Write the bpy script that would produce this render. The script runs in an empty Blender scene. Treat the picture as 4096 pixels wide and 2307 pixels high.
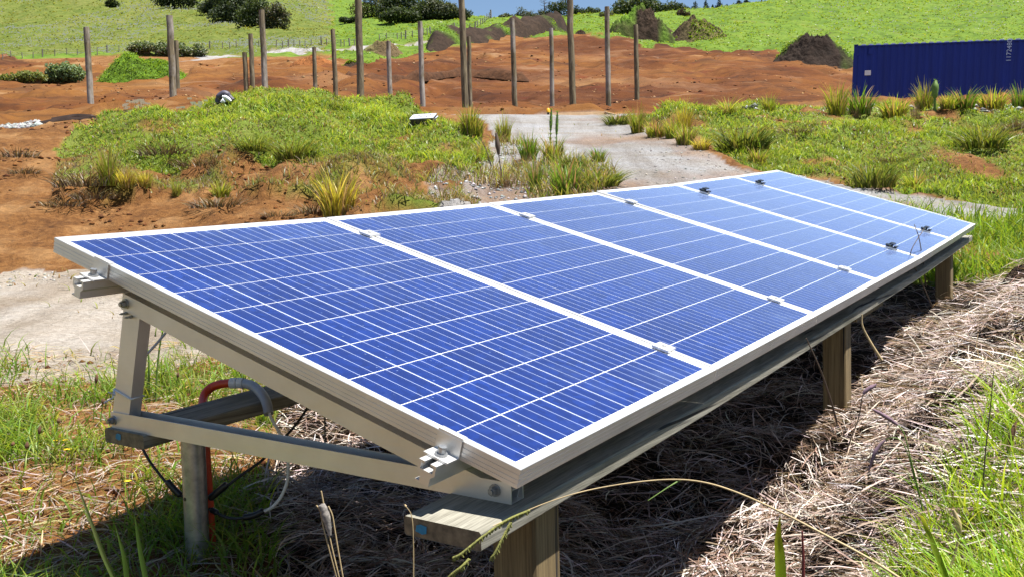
import bpy, math, random
import numpy as np

rng = np.random.default_rng(7)
random.seed(7)

# ------------------------------------------------------------------ camera, world, sun, exposure
F_PX, PITCH, ROLL, EYE = 3767.82, 0.05722805, 0.02600234, 1.0
SUN_AZ, SUN_EL = math.radians(104.0), math.radians(71.0)

scene = bpy.context.scene
COLL = scene.collection

def _rx(a):
    c, s = math.cos(a), math.sin(a)
    return np.array([[1, 0, 0], [0, c, -s], [0, s, c]])

def _ry(a):
    c, s = math.cos(a), math.sin(a)
    return np.array([[c, 0, s], [0, 1, 0], [-s, 0, c]])

def _rz(a):
    c, s = math.cos(a), math.sin(a)
    return np.array([[c, -s, 0], [s, c, 0], [0, 0, 1]])

CAM = _rx(-PITCH) @ _ry(ROLL)            # columns: right, forward, up
cam_data = bpy.data.cameras.new('camera')
cam_data.sensor_width = 36.0
cam_data.lens = F_PX / 4096 * 36.0
cam_data.clip_start = 0.05
cam_data.clip_end = 3000
cam = bpy.data.objects.new('camera', cam_data)
COLL.objects.link(cam)
from mathutils import Matrix, Vector
cam.matrix_world = Matrix([[CAM[0, 0], CAM[0, 2], -CAM[0, 1], 0],
                           [CAM[1, 0], CAM[1, 2], -CAM[1, 1], 0],
                           [CAM[2, 0], CAM[2, 2], -CAM[2, 1], EYE],
                           [0, 0, 0, 1]])
scene.camera = cam

world = bpy.data.worlds.new('World')
scene.world = world
world.use_nodes = True
wn = world.node_tree.nodes
bgn = wn['Background']
sky = wn.new('ShaderNodeTexSky')
sky.sky_type = 'NISHITA'
sky.sun_disc = False
sky.sun_elevation = SUN_EL
sky.sun_rotation = SUN_AZ
sky.air_density = 1.0
sky.dust_density = 0.1
sky.ozone_density = 3.0
bgn.inputs['Strength'].default_value = 0.05
world.node_tree.links.new(sky.outputs[0], bgn.inputs['Color'])

sun_data = bpy.data.lights.new('sun', 'SUN')
sun_data.energy = 5.0
sun_data.angle = math.radians(0.5)
sun_data.color = (1.0, 0.96, 0.89)
sun = bpy.data.objects.new('sun', sun_data)
COLL.objects.link(sun)
_l = Vector((math.cos(SUN_EL) * math.sin(SUN_AZ), math.cos(SUN_EL) * math.cos(SUN_AZ), math.sin(SUN_EL)))
sun.rotation_euler = _l.to_track_quat('Z', 'Y').to_euler()

vs = scene.view_settings
vs.view_transform = 'Standard'
vs.look = 'None'
vs.exposure = 1.4
vs.gamma = 1.0
vs.use_curve_mapping = False
scene.cycles.max_bounces = 6
scene.cycles.transparent_max_bounces = 8

# ------------------------------------------------------------------ survey of the site: rows of the photograph -> heights
K = 4096 / 2576.0

def ray(u, v):                       # u, v in a 2576 pixel wide view; direction with y = 1
    d = CAM @ np.array([(u * K - 2048) / F_PX, 1.0, -(v * K - 1153.5) / F_PX])
    return d / d[1]

def at(u, v, D):
    d = ray(u, v) * D
    d[2] += EYE
    return d

COL = {
-500: [(1.5,2200),(2.7,1420),(3.8,1100),(5,905),(6.5,765),(8,690),(9.5,580),(11.5,460),(14,370),(17,345),(24,325),(34,300),(48,230),(60,195),(75,160),(100,140),(130,120),(190,0),(260,-120),(400,-150)],
0: [(1.5,2200),(2.7,1400),(3.8,1085),(5,900),(6.5,760),(8,682),(9.5,560),(11.5,430),(14,335),(17,322),(24,318),(34,300),(48,230),(60,195),(75,160),(100,140),(130,120),(190,0),(260,-120),(400,-150)],
300: [(1.5,2200),(2.7,1390),(3.8,1080),(5,905),(6.5,765),(8,672),(8.6,640),(10,530),(12.5,400),(15,300),(17,290),(24,292),(34,280),(48,225),(60,190),(75,150),(100,135),(130,115),(190,0),(260,-120),(400,-150)],
640: [(1.5,2150),(2.5,1470),(3.5,1160),(4.7,955),(6,800),(7.5,690),(8.6,610),(10,500),(12,390),(14.5,290),(16,255),(18,258),(24,275),(34,272),(48,215),(62,175),(80,150),(95,135),(130,100),(190,5),(260,-100),(400,-120)],
900: [(1.5,2150),(2.5,1500),(3.5,1185),(4.6,980),(6,805),(7.5,670),(8.6,590),(10,480),(12,380),(14.5,290),(16,265),(18,268),(24,280),(34,280),(48,215),(62,170),(80,145),(100,125),(130,88),(180,60),(230,15),(300,0),(400,20)],
1100: [(1.5,2150),(2.5,1530),(3.5,1230),(4.6,1010),(6,820),(7.5,650),(9,545),(10.5,450),(12.5,370),(15,310),(17,292),(20,290),(25,291),(35,288),(48,225),(62,180),(80,150),(95,130),(130,85),(180,45),(230,35),(300,50),(400,80)],
1300: [(1.5,2150),(2,1800),(3,1370),(4,1110),(5,940),(6.5,765),(8,640),(9.5,520),(11,440),(13,375),(16,325),(19.5,293),(22,289),(26,292),(34,290),(48,235),(62,190),(80,150),(100,105),(115,95),(150,66),(190,50),(230,52),(300,80),(400,110)],
1500: [(1.5,2150),(2,1920),(3,1425),(4,1145),(5,955),(6.5,755),(8,610),(9.5,495),(11,425),(13,370),(16,325),(19.5,295),(22,291),(26,292),(34,290),(48,235),(62,190),(80,145),(98,92),(115,85),(150,58),(190,44),(230,46),(300,80),(400,110)],
1750: [(1.5,2150),(2,2000),(2.98,1451),(3.64,1230),(4.33,1055),(5.3,910),(6.5,775),(8,615),(9.5,500),(10.5,455),(12,390),(15,320),(18,290),(20,284),(24,285),(26,284),(34,279),(48,225),(62,180),(80,140),(95,115),(105,100),(140,58),(185,31),(230,36),(300,70),(400,110)],
2000: [(1.5,2050),(2.0,1850),(2.93,1400),(3.83,1160),(4.53,1000),(5.3,890),(6.5,765),(7.3,685),(8.2,590),(9.5,505),(10.5,455),(11.3,440),(12.5,395),(15,330),(18,290),(19.5,282),(24,283),(30,277),(48,225),(62,185),(80,145),(95,120),(110,105),(140,55),(185,8),(230,0),(300,40),(400,80)],
2300: [(1.5,1950),(2.3,1490),(3.1,1180),(3.9,1012),(4.6,922),(5.4,845),(6.4,768),(7.2,690),(8.0,600),(8.7,530),(10.2,487),(11,460),(13,385),(16,320),(18,287),(19,281),(24,282),(30,274),(40,266),(47,257),(58,226),(66,190),(80,150),(100,120),(140,50),(185,5),(230,-10),(300,20),(400,60)],
2576: [(1.5,1800),(2.3,1340),(3,1100),(4,930),(5,830),(6.2,750),(7.2,665),(8.0,590),(8.6,545),(9.8,520),(11,470),(13,390),(16,315),(18,282),(19,277),(24,278),(30,272),(40,266),(47,258),(58,226),(66,190),(80,150),(100,115),(140,45),(185,0),(230,-20),(300,0),(400,40)],
3100: [(1.5,1750),(2.3,1300),(3,1060),(4,890),(5,775),(6.5,650),(7.5,580),(8.5,535),(9.8,510),(11,465),(13,390),(16,310),(18,277),(19,272),(24,274),(30,270),(40,266),(47,258),(58,226),(66,188),(80,150),(100,110),(140,40),(185,-5),(230,-30),(300,-20),(400,20)],
}
COL[-1400] = COL[-500]; COL[4000] = COL[3100]      # the site goes on beyond the frame
_us = sorted(COL)
_LD = np.linspace(math.log(1.5), math.log(400), 420)

def _pchip(x, y, xq):
    x = np.asarray(x, float); y = np.asarray(y, float)
    h = np.diff(x); d = np.diff(y) / h
    m = np.zeros_like(y)
    for k in range(1, len(x) - 1):
        if d[k-1] * d[k] > 0:
            w1 = 2*h[k] + h[k-1]; w2 = h[k] + 2*h[k-1]
            m[k] = (w1 + w2) / (w1 / d[k-1] + w2 / d[k])
    m[0] = d[0]; m[-1] = d[-1]
    i = np.clip(np.searchsorted(x, xq) - 1, 0, len(x) - 2)
    t = (xq - x[i]) / h[i]
    return (2*t**3-3*t**2+1)*y[i] + (t**3-2*t*t+t)*h[i]*m[i] + (-2*t**3+3*t*t)*y[i+1] + (t**3-t*t)*h[i]*m[i+1]

_E = []; _S = []
for u in _us:
    _Dk = np.array([p[0] for p in COL[u]], float)
    _r = np.array([ray(u, p[1]) for p in COL[u]])
    _E.append(_pchip(np.log(_Dk), _r[:, 2], _LD)); _S.append(ray(u, 600)[0])
_E = np.array(_E); _S = np.array(_S)
_SQ = np.linspace(_S[0], _S[-1], 260)
_EG = np.array([_pchip(_S, _E[:, j], _SQ) for j in range(_E.shape[1])]).T

def base_ground(x, y):
    x = np.asarray(x, float); y = np.asarray(y, float)
    D = np.clip(y, 1.5, 399.0)
    s = np.clip(x / D, _SQ[0], _SQ[-1])
    fi = (s - _SQ[0]) / (_SQ[1] - _SQ[0]); fj = (np.log(D) - _LD[0]) / (_LD[1] - _LD[0])
    i = np.clip(fi.astype(int), 0, 258); j = np.clip(fj.astype(int), 0, 418)
    a = fi - i; b = fj - j
    e = _EG[i, j]*(1-a)*(1-b) + _EG[i+1, j]*a*(1-b) + _EG[i, j+1]*(1-a)*b + _EG[i+1, j+1]*a*b
    return e * D + EYE

def u_of(x, y):                      # picture column that a ground point lies in
    return np.interp(np.asarray(x, float) / np.clip(y, 1.5, None), _S, _us)

def vnoise(x, y, seed=0):
    x = np.asarray(x, float); y = np.asarray(y, float)
    xi = np.floor(x); yi = np.floor(y)
    fx = x - xi; fy = y - yi
    fx = fx*fx*(3-2*fx); fy = fy*fy*(3-2*fy)
    def h(a, b):
        v = np.sin(a*127.1 + b*311.7 + seed*74.7) * 43758.5453
        return v - np.floor(v)
    return (h(xi, yi)*(1-fx) + h(xi+1, yi)*fx)*(1-fy) + (h(xi, yi+1)*(1-fx) + h(xi+1, yi+1)*fx)*fy

def fbm(x, y, seed=0, octaves=4):
    t = 0; a = 0.5; s = 0
    for k in range(octaves):
        t = t + a * vnoise(x * 2**k, y * 2**k, seed + 13*k); s += a; a *= 0.5
    return t / s                      # 0..1

def in_poly(px, py, poly):
    inside = np.zeros(np.shape(px), bool)
    n = len(poly)
    for k in range(n):
        x1, y1 = poly[k]; x2, y2 = poly[(k+1) % n]
        c = ((y1 > py) != (y2 > py)) & (px < (x2-x1)*(py-y1)/((y2-y1) + 1e-12) + x1)
        inside ^= c
    return inside

def hit_base(u, v, dmin=1.5, dmax=395):
    d = ray(u, v)
    D = np.exp(np.linspace(math.log(dmin), math.log(dmax), 2500))
    k = np.nonzero(EYE + d[2]*D < base_ground(d[0]*D, D))[0]
    return None if len(k) == 0 else D[k[0]]

# zones as polygons of (picture column, distance); they are evaluated on ground points
def PV(pts):                          # (column, row) -> (column, log distance)
    out = []
    for p in pts:
        D = p[2] if len(p) == 3 else hit_base(p[0], p[1])
        out.append((p[0], math.log(D)))
    return out

def PD(pts):
    return [(p[0], math.log(p[1])) for p in pts]

GRAVEL = PD([(-1500,4.4),(0,4.45),(300,4.65),(600,5.1),(1000,6.2),(1500,7.6),(2000,8.6),(2300,8.7),(2576,8.6),(4100,8.4),(4100,9.9),(2576,9.7),(2300,10.2),(2100,10.5),(1950,10.9),(1850,11.3),(1750,12.6),(1650,14.5),(1570,17),(1545,19),(1700,20.5),(2000,21.5),(2500,22),(2500,26),(1500,27),(1040,27),(1040,20),(1180,18.8),(1240,17.2),(1265,14),(1270,11.8),(1200,10.2),(1130,9.0),(1060,8.5),(900,8.4),(640,8.3),(300,8.25),(0,8.0),(-1500,8.1)])
STONY = PD([(1265,14),(1330,13.5),(1420,12),(1560,10.6),(1500,9.6),(1300,9.0),(1100,9.4),(1060,10.2),(1150,10.8),(1230,11.8)])
STRAW = PD([(760,1.2),(640,3.0),(680,4.3),(1000,5.6),(1300,6.4),(1700,7.2),(2000,7.9),(2150,7.3),(2350,6.9),(2600,6.7),(4100,6.5),(4100,1.2)])
LUSH = PD([(2200,1.2),(2210,1.9),(2290,2.2),(2400,2.45),(2500,2.75),(2590,3.1),(2700,3.4),(4100,3.8),(4100,1.2)])
WEEDS = PD([(-1500,1.2),(-1500,5.1),(0,5.2),(300,5.3),(600,5.5),(800,5.7),(1000,5.6),(680,4.3),(640,3.0),(760,1.2)])
RIGHTGRASS = PD([(1850,7.4),(2000,8.5),(2300,8.7),(2576,8.6),(4100,8.4),(4100,6.5),(2600,6.7),(2350,6.9),(2150,7.3),(2000,7.9)])
BANKGRASS = PV([(150,362),(200,330),(300,312),(420,290),(520,275),(640,262,15.8),(640,250,20),(900,250,20),(1030,296,17),(1130,322),(1215,372),(1258,425),(1262,440),(1180,455),(1120,435),(1000,430),(900,445),(780,430),(600,412),(450,440),(330,432),(250,392),(170,390)])
BANKMID = PV([(160,392),(250,392),(330,432),(450,440),(600,412),(780,430),(900,445),(1000,430),(1120,435),(1180,455),(1250,480),(1200,520,8.9),(900,560,8.9),(780,520),(560,520),(420,500),(260,505),(140,500)])
RIGHTBANK = PD([(1575,18.5),(1600,17),(1680,14.7),(1780,12.8),(1880,11.5),(1970,11.0),(2100,10.6),(2300,10.3),(2576,9.8),(4100,10),(4100,21),(2400,20.5),(2000,20.3),(1700,20)])
ORANGE = PV([(-1500,150,78),(0,150),(250,158),(330,200,58),(470,205,52),(520,175),(640,158),(760,150),(880,150),(930,160),(1080,134),(1200,112),(1300,98),(1430,93),(1500,95),(1620,115),(1700,122),(1850,126),(1980,136),(2140,160),(2260,160,80),(4100,150,80),(4100,270,27),(2400,283,27),(1500,291,27.5),(1000,289,27.5),(640,275,24),(0,318,20.5),(-1500,330,20)])
FARROAD = PV([(480,158),(560,146),(700,138),(850,130),(1000,120),(1080,113),(1080,108),(1000,114),(850,124),(700,131),(560,138),(490,150)])

def zones(x, y):
    """weights of ground covers at ground points"""
    x = np.asarray(x, float); y = np.asarray(y, float)
    D = np.clip(y, 1.5, 399)
    sc = np.clip(D * 0.25, 0.6, 12)
    j1 = (fbm(x/sc*3.1, y/sc*3.1, 3, 4) - .5)
    j2 = (fbm(x/sc*3.1 + 40, y/sc*3.1, 5, 4) - .5)
    u = u_of(x, y) + j1 * 90
    l = np.log(D) + j2 * 0.11
    z = {n: in_poly(u, l, p).astype(float) for n, p in (('gravel', GRAVEL), ('stony', STONY), ('straw', STRAW), ('lush', LUSH), ('weeds', WEEDS),
         ('rgrass', RIGHTGRASS), ('bgrass', BANKGRASS), ('bmid', BANKMID), ('rbank', RIGHTBANK), ('orange', ORANGE), ('road', FARROAD))}
    far = (D > 62) | ((D > 44) & (u < 520) & (u > 240))
    z['orange'] = np.maximum(z['orange'], ((D > 23) & (D < 40) & (z['gravel'] < .5) & (z['rbank'] < .5)).astype(float))
    z['field'] = ((far & (z['orange'] < .5) & (u > 850)) | ((z['orange'] < .5) & (D > 84) & (D <= 120))).astype(float)
    z['meadow'] = ((z['orange'] < .5) & (D > 95) & (u <= 850)).astype(float)
    z['field'] *= 1 - z['meadow']
    return z

def bumps(x, y, z=None):
    D = np.clip(y, 1.5, 399)
    if z is None: z = zones(x, y)
    b = (fbm(x*.9, y*.9, 21) - .5) * 0.05
    b = b + z['straw'] * ((fbm(x*2.3, y*2.3, 31, 4) - .5) * 0.32 + (np.abs(fbm(x*5, y*5, 33, 3) - .5)) * 0.14 - .03)
    dl = ((x - .01)*.8378 - (y - 1.727)*.5460)             # distance out from the line of the front beam
    ramp_ = np.clip((dl - .16 + .30*(fbm(x*1.7, y*1.7, 35, 3)-.5)) / .30, 0, 1)
    b = b + z['straw'] * (y < 6.6) * ramp_*ramp_*(3-2*ramp_) * (.07 + .26*np.clip(fbm(x*1.5, y*1.5, 37, 3)-.25, 0, 1)) * np.clip((6.6-y)/.8, 0, 1)
    b = b + (z['bgrass'] + z['bmid']) * (fbm(x*1.15, y*1.15, 41, 4) - .42) * 0.75
    b = b + z['rbank'] * (fbm(x*1.1, y*1.1, 43, 4) - .45) * 0.6
    b = b + z['orange'] * ((fbm(x*.16, y*.16, 51, 5) - .5) * 1.2 + (fbm(x*.55, y*.55, 53, 4) - .5) * .5 + np.abs(fbm(x*.4, y*.4, 55, 5) - .5) * .9 - np.clip(fbm(x*.3+5, y*.3, 57, 4) - .56, 0, 1) * 2.2)
    b = b + (z['field'] + z['meadow']) * ((fbm(x*.12, y*.12, 61, 4) - .5) * 2.2 + (fbm(x*.5, y*.5, 63, 3) - .5) * 1.1)
    b = b + (1-z['gravel']) * ((y > 7.5) & (y < 22)) * ((fbm(x*3.2, y*3.2, 23, 4) - .5) * .12 + (fbm(x*11, y*11, 25, 2) - .5) * .035)
    b = b + z['gravel'] * (fbm(x*3, y*3, 71, 3) - .5) * 0.035
    return b

def ground(x, y):
    return base_ground(x, y) + bumps(x, y)

def hit(u, v, dmin=1.5, dmax=395):
    """the ground point seen at a pixel"""
    d = ray(u, v)
    D = np.exp(np.linspace(math.log(dmin), math.log(dmax), 1500))
    g = ground(d[0]*D, D)
    k = np.nonzero(EYE + d[2]*D < g)[0]
    k = k[0] if len(k) else len(D) - 1
    return np.array([d[0]*D[k], D[k], g[k]])

def on_ground(u, v, D):
    d = ray(u, v)
    x, y = d[0]*D, D
    return np.array([x, y, float(ground(x, y))])

# ------------------------------------------------------------------ helpers: materials
def mat(name, build, rough=0.8, **kw):
    m = bpy.data.materials.new(name)
    m.use_nodes = True
    nt = m.node_tree
    b = nt.nodes['Principled BSDF']
    b.inputs['Roughness'].default_value = rough
    for k, v in kw.items():
        b.inputs[k.replace('_', ' ')].default_value = v
    build(nt, b)
    return m

def N(nt, typ, **kw):
    n = nt.nodes.new(typ)
    for k, v in kw.items():
        if k.startswith('i_'):
            key = k[2:]
            key = int(key) if key.isdigit() else key.replace('_', ' ')
            n.inputs[key].default_value = v
        else:
            setattr(n, k, v)
    return n

def ramp(nt, src, stops):
    r = nt.nodes.new('ShaderNodeValToRGB')
    els = r.color_ramp.elements
    while len(els) < len(stops): els.new(0.5)
    for e, (p, c) in zip(els, stops):
        e.position = p; e.color = (*c, 1) if len(c) == 3 else c
    nt.links.new(src, r.inputs[0])
    return r.outputs[0]

def mixc(nt, fac, a, b, blend='MIX'):
    m = nt.nodes.new('ShaderNodeMix'); m.data_type = 'RGBA'; m.blend_type = blend
    for s, v in ((m.inputs[0], fac), (m.inputs[6], a), (m.inputs[7], b)):
        if isinstance(v, (int, float)): s.default_value = v
        elif isinstance(v, tuple): s.default_value = (*v, 1)
        else: nt.links.new(v, s)
    return m.outputs[2]

def math_(nt, op, a, b=None, clamp=False):
    m = nt.nodes.new('ShaderNodeMath'); m.operation = op; m.use_clamp = clamp
    for s, v in ((m.inputs[0], a), (m.inputs[1], b)):
        if v is None: continue
        if isinstance(v, (int, float)): s.default_value = v
        else: nt.links.new(v, s)
    return m.outputs[0]

def noise(nt, scale, detail=4, coord=None, rough=.6, dist=0.0):
    n = N(nt, 'ShaderNodeTexNoise')
    n.inputs['Scale'].default_value = scale; n.inputs['Detail'].default_value = detail
    n.inputs['Roughness'].default_value = rough; n.inputs['Distortion'].default_value = dist
    if coord is not None: nt.links.new(coord, n.inputs['Vector'])
    return n.outputs['Fac']

def objco(nt):
    return N(nt, 'ShaderNodeTexCoord').outputs['Object']

def geopos(nt):
    return N(nt, 'ShaderNodeNewGeometry').outputs['Position']

def stretch(nt, co, sx, sy, sz):
    m = N(nt, 'ShaderNodeMapping'); m.inputs['Scale'].default_value = (sx, sy, sz)
    nt.links.new(co, m.inputs['Vector'])
    return m.outputs[0]

def bump(nt, b, h, strength=.4, dist=.02):
    n = N(nt, 'ShaderNodeBump'); n.inputs['Strength'].default_value = strength; n.inputs['Distance'].default_value = dist
    nt.links.new(h, n.inputs['Height']); nt.links.new(n.outputs[0], b.inputs['Normal'])

def plain(name, c, rough=.7, var=.25, scale=8.0, **kw):
    def bd(nt, b):
        f = noise(nt, scale, 5, objco(nt))
        col = ramp(nt, f, [(.3, tuple(x*(1-var) for x in c)), (.7, tuple(min(1, x*(1+var)) for x in c))])
        nt.links.new(col, b.inputs['Base Color'])
        bump(nt, b, f, .15, .01)
    return mat(name, bd, rough, **kw)

def leafy(name, translucency=.35, rough=.55, tint=(1, 1, 1)):
    """foliage and straw: colour from the blade, part of the light passes through"""
    m = bpy.data.materials.new(name); m.use_nodes = True
    nt = m.node_tree; b = nt.nodes['Principled BSDF']
    a = N(nt, 'ShaderNodeAttribute', attribute_name='Col')
    col = mixc(nt, 1.0, a.outputs['Color'], tint, 'MULTIPLY')
    nt.links.new(col, b.inputs['Base Color'])
    b.inputs['Roughness'].default_value = rough
    b.inputs['Specular IOR Level'].default_value = .35
    tr = N(nt, 'ShaderNodeBsdfTranslucent')
    nt.links.new(mixc(nt, 1.0, col, (1.5, 1.35, .7), 'MULTIPLY'), tr.inputs['Color'])
    mx = N(nt, 'ShaderNodeMixShader'); mx.inputs[0].default_value = translucency
    nt.links.new(b.outputs[0], mx.inputs[1]); nt.links.new(tr.outputs[0], mx.inputs[2])
    nt.links.new(mx.outputs[0], nt.nodes['Material Output'].inputs['Surface'])
    return m

# ------------------------------------------------------------------ helpers: objects
def tag(o, label=None, cat=None, group=None, kind=None):
    if label: o['label'] = label
    if cat: o['category'] = cat
    if group: o['group'] = group
    if kind: o['kind'] = kind
    return o

def thing(name, label, cat, loc=(0, 0, 0), group=None):
    o = bpy.data.objects.new(name, None)
    o.empty_display_size = .1
    o.location = tuple(float(c) for c in loc)
    COLL.objects.link(o)
    return tag(o, label, cat, group)

def mesh_np(name, V, Fq, material, cols=None, smooth=False):
    V = np.asarray(V, np.float32); Fq = np.asarray(Fq, np.int32)
    me = bpy.data.meshes.new(name)
    k = Fq.shape[1]
    me.vertices.add(len(V)); me.vertices.foreach_set('co', V.ravel())
    me.loops.add(Fq.size); me.loops.foreach_set('vertex_index', Fq.ravel())
    me.polygons.add(len(Fq)); me.polygons.foreach_set('loop_start', np.arange(0, Fq.size, k, dtype=np.int32))
    if smooth: me.polygons.foreach_set('use_smooth', np.ones(len(Fq), bool))
    if cols is not None:
        c = np.ones((len(V), 4), np.float32); c[:, :3] = cols
        at_ = me.attributes.new('Col', 'FLOAT_COLOR', 'POINT'); at_.data.foreach_set('color', c.ravel())
    if material is not None: me.materials.append(material)
    me.update(calc_edges=True)
    return me

def link(name, me, parent=None):
    o = bpy.data.objects.new(name, me)
    COLL.objects.link(o)
    if parent is not None: o.parent = parent
    return o

class MB:
    """collects boxes, bars, tubes and sweeps; build() links them as one mesh object"""
    def __init__(self): self.v = []; self.f = []; self.sm = []
    def add(self, vs_, fs, smooth=False):
        n = len(self.v); self.v += [tuple(map(float, p)) for p in vs_]
        for f in fs: self.f.append([n + i for i in f]); self.sm.append(smooth)
    def box(self, o, ex, ey, ez):
        """box from corner o along three edge vectors"""
        o, ex, ey, ez = (np.asarray(q, float) for q in (o, ex, ey, ez))
        p = [o, o+ex, o+ex+ey, o+ey, o+ez, o+ex+ez, o+ex+ey+ez, o+ey+ez]
        fs = [(0,3,2,1),(4,5,6,7),(0,1,5,4),(1,2,6,5),(2,3,7,6),(3,0,4,7)]
        if np.dot(np.cross(ex, ey), ez) < 0: fs = [f[::-1] for f in fs]
        self.add(p, fs)
    def cbox(self, c, sx, sy, sz, R=None):
        R = np.eye(3) if R is None else R
        ex, ey, ez = R[:, 0]*sx, R[:, 1]*sy, R[:, 2]*sz
        self.box(np.asarray(c, float) - (ex+ey+ez)/2, ex, ey, ez)
    def tube(self, pts, rad, n=10, caps=True, smooth=True):
        pts = [np.asarray(p, float) for p in pts]
        rad = [rad]*len(pts) if isinstance(rad, (int, float)) else list(rad)
        vs_ = []; prev = None
        for k, p in enumerate(pts):
            t = pts[min(k+1, len(pts)-1)] - pts[max(k-1, 0)]
            t = t / (np.linalg.norm(t) + 1e-9)
            a = np.array([0, 0, 1.0]) if abs(t[2]) < .9 else np.array([1.0, 0, 0])
            if prev is not None: a = prev
            x = a - t*np.dot(a, t); x /= np.linalg.norm(x) + 1e-9; y = np.cross(t, x); prev = x
            for i in range(n):
                q = 2*math.pi*i/n
                vs_.append(p + (x*math.cos(q) + y*math.sin(q))*rad[k])
        fs = []
        for k in range(len(pts)-1):
            for i in range(n):
                j = (i+1) % n
                fs.append((k*n+i, k*n+j, (k+1)*n+j, (k+1)*n+i))
        self.add(vs_, fs, smooth)
        if caps:
            m = len(pts)-1
            self.add(vs_[:n], [tuple(range(n-1, -1, -1))]); self.add(vs_[m*n:], [tuple(range(n))])
    def sweep(self, loops, caps=True):
        """loops: list of closed profiles with the same number of points"""
        n = len(loops[0]); vs_ = [p for l in loops for p in l]; fs = []
        for k in range(len(loops)-1):
            for i in range(n):
                j = (i+1) % n
                fs.append((k*n+i, k*n+j, (k+1)*n+j, (k+1)*n+i))
        if caps: fs += [tuple(range(n-1, -1, -1)), tuple(range((len(loops)-1)*n, len(loops)*n))]
        self.add(vs_, fs)
    def mesh(self, name, material, org=(0, 0, 0)):
        me = bpy.data.meshes.new(name)
        o = np.asarray(org, float)
        me.from_pydata([tuple(np.asarray(p) - o) for p in self.v], [], self.f)
        me.polygons.foreach_set('use_smooth', self.sm)
        me.materials.append(material); me.update()
        return me
    def build(self, name, material, parent=None, org=(0, 0, 0)):
        return link(name, self.mesh(name, material, org), parent)

def smooth_path(pts, n=8):
    """Catmull-Rom through the points"""
    P = [np.asarray(p, float) for p in pts]
    P = [2*P[0]-P[1]] + P + [2*P[-1]-P[-2]]
    out = []
    for k in range(1, len(P)-2):
        for i in range(n):
            t = i/n
            out.append(.5*((2*P[k]) + (-P[k-1]+P[k+1])*t + (2*P[k-1]-5*P[k]+4*P[k+1]-P[k+2])*t*t + (-P[k-1]+3*P[k]-3*P[k+1]+P[k+2])*t**3))
    out.append(P[-2])
    return out

def ribbons(C, W, side, cols):
    """C (N,K,3) centre lines, W (N,K) widths, side (N,3), cols (N,K,3)"""
    n, k, _ = C.shape
    s = side[:, None, :] * W[:, :, None] * .5
    V = np.stack([C - s, C + s], axis=2).reshape(-1, 3)
    base = (np.arange(n)[:, None]*k + np.arange(k-1)[None, :])*2
    Fq = np.stack([base, base+1, base+3, base+2], axis=-1).reshape(-1, 4)
    cc = np.repeat(cols[:, :, None, :], 2, axis=2).reshape(-1, 3)
    return V, Fq, cc

def join_np(parts):
    V = []; Fq = []; Cc = []; n = 0
    for v, f, c in parts:
        V.append(v); Fq.append(f + n); Cc.append(c); n += len(v)
    return np.concatenate(V), np.concatenate(Fq), np.concatenate(Cc)

def blades(P, h, w, lean, cb, ct, k=4, r=rng, curl=1.8):
    """grass blades: base points, heights, widths, tip offsets, colours at base and tip"""
    n = len(P); t = np.linspace(0, 1, k)[None, :]
    L = np.zeros((n, 3)); L[:, :2] = lean
    d = np.linalg.norm(lean, axis=1, keepdims=True) / (h[:, None] + 1e-6)
    zt = h[:, None] * (t - np.clip(d, 0, 1.6) * .38 * t**2.2)
    C = P[:, None, :] + L[:, None, :] * (t**curl)[..., None]
    C[:, :, 2] += zt
    a = r.uniform(0, 2*math.pi, n)
    side = np.stack([np.cos(a), np.sin(a), np.zeros(n)], 1)
    W = w[:, None] * np.clip(1.05 - t**1.7, .06, 1)
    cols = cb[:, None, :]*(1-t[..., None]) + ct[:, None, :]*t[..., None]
    return ribbons(C, W, side, cols)

def pick(cols, n, r=rng, jit=.25):
    c = np.array(cols)[r.integers(0, len(cols), n)]
    return np.clip(c * (1 + r.uniform(-jit, jit, (n, 1))) * (1 + r.uniform(-.08, .08, (n, 3))), 0, 1)

def scatter(n, d0, d1, u0, u1, test=None, r=rng, power=1.0):
    """random ground points, even on the picture's columns and in log distance"""
    D = np.exp(r.uniform(math.log(d0), math.log(d1), n))
    s = r.uniform(np.interp(u0, _us, _S), np.interp(u1, _us, _S), n)
    x = s*D
    z = zones(x, D)
    keep = np.ones(n, bool) if test is None else test(x, D, z)
    x, D = x[keep], D[keep]
    return np.stack([x, D, ground(x, D)], 1)
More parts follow.
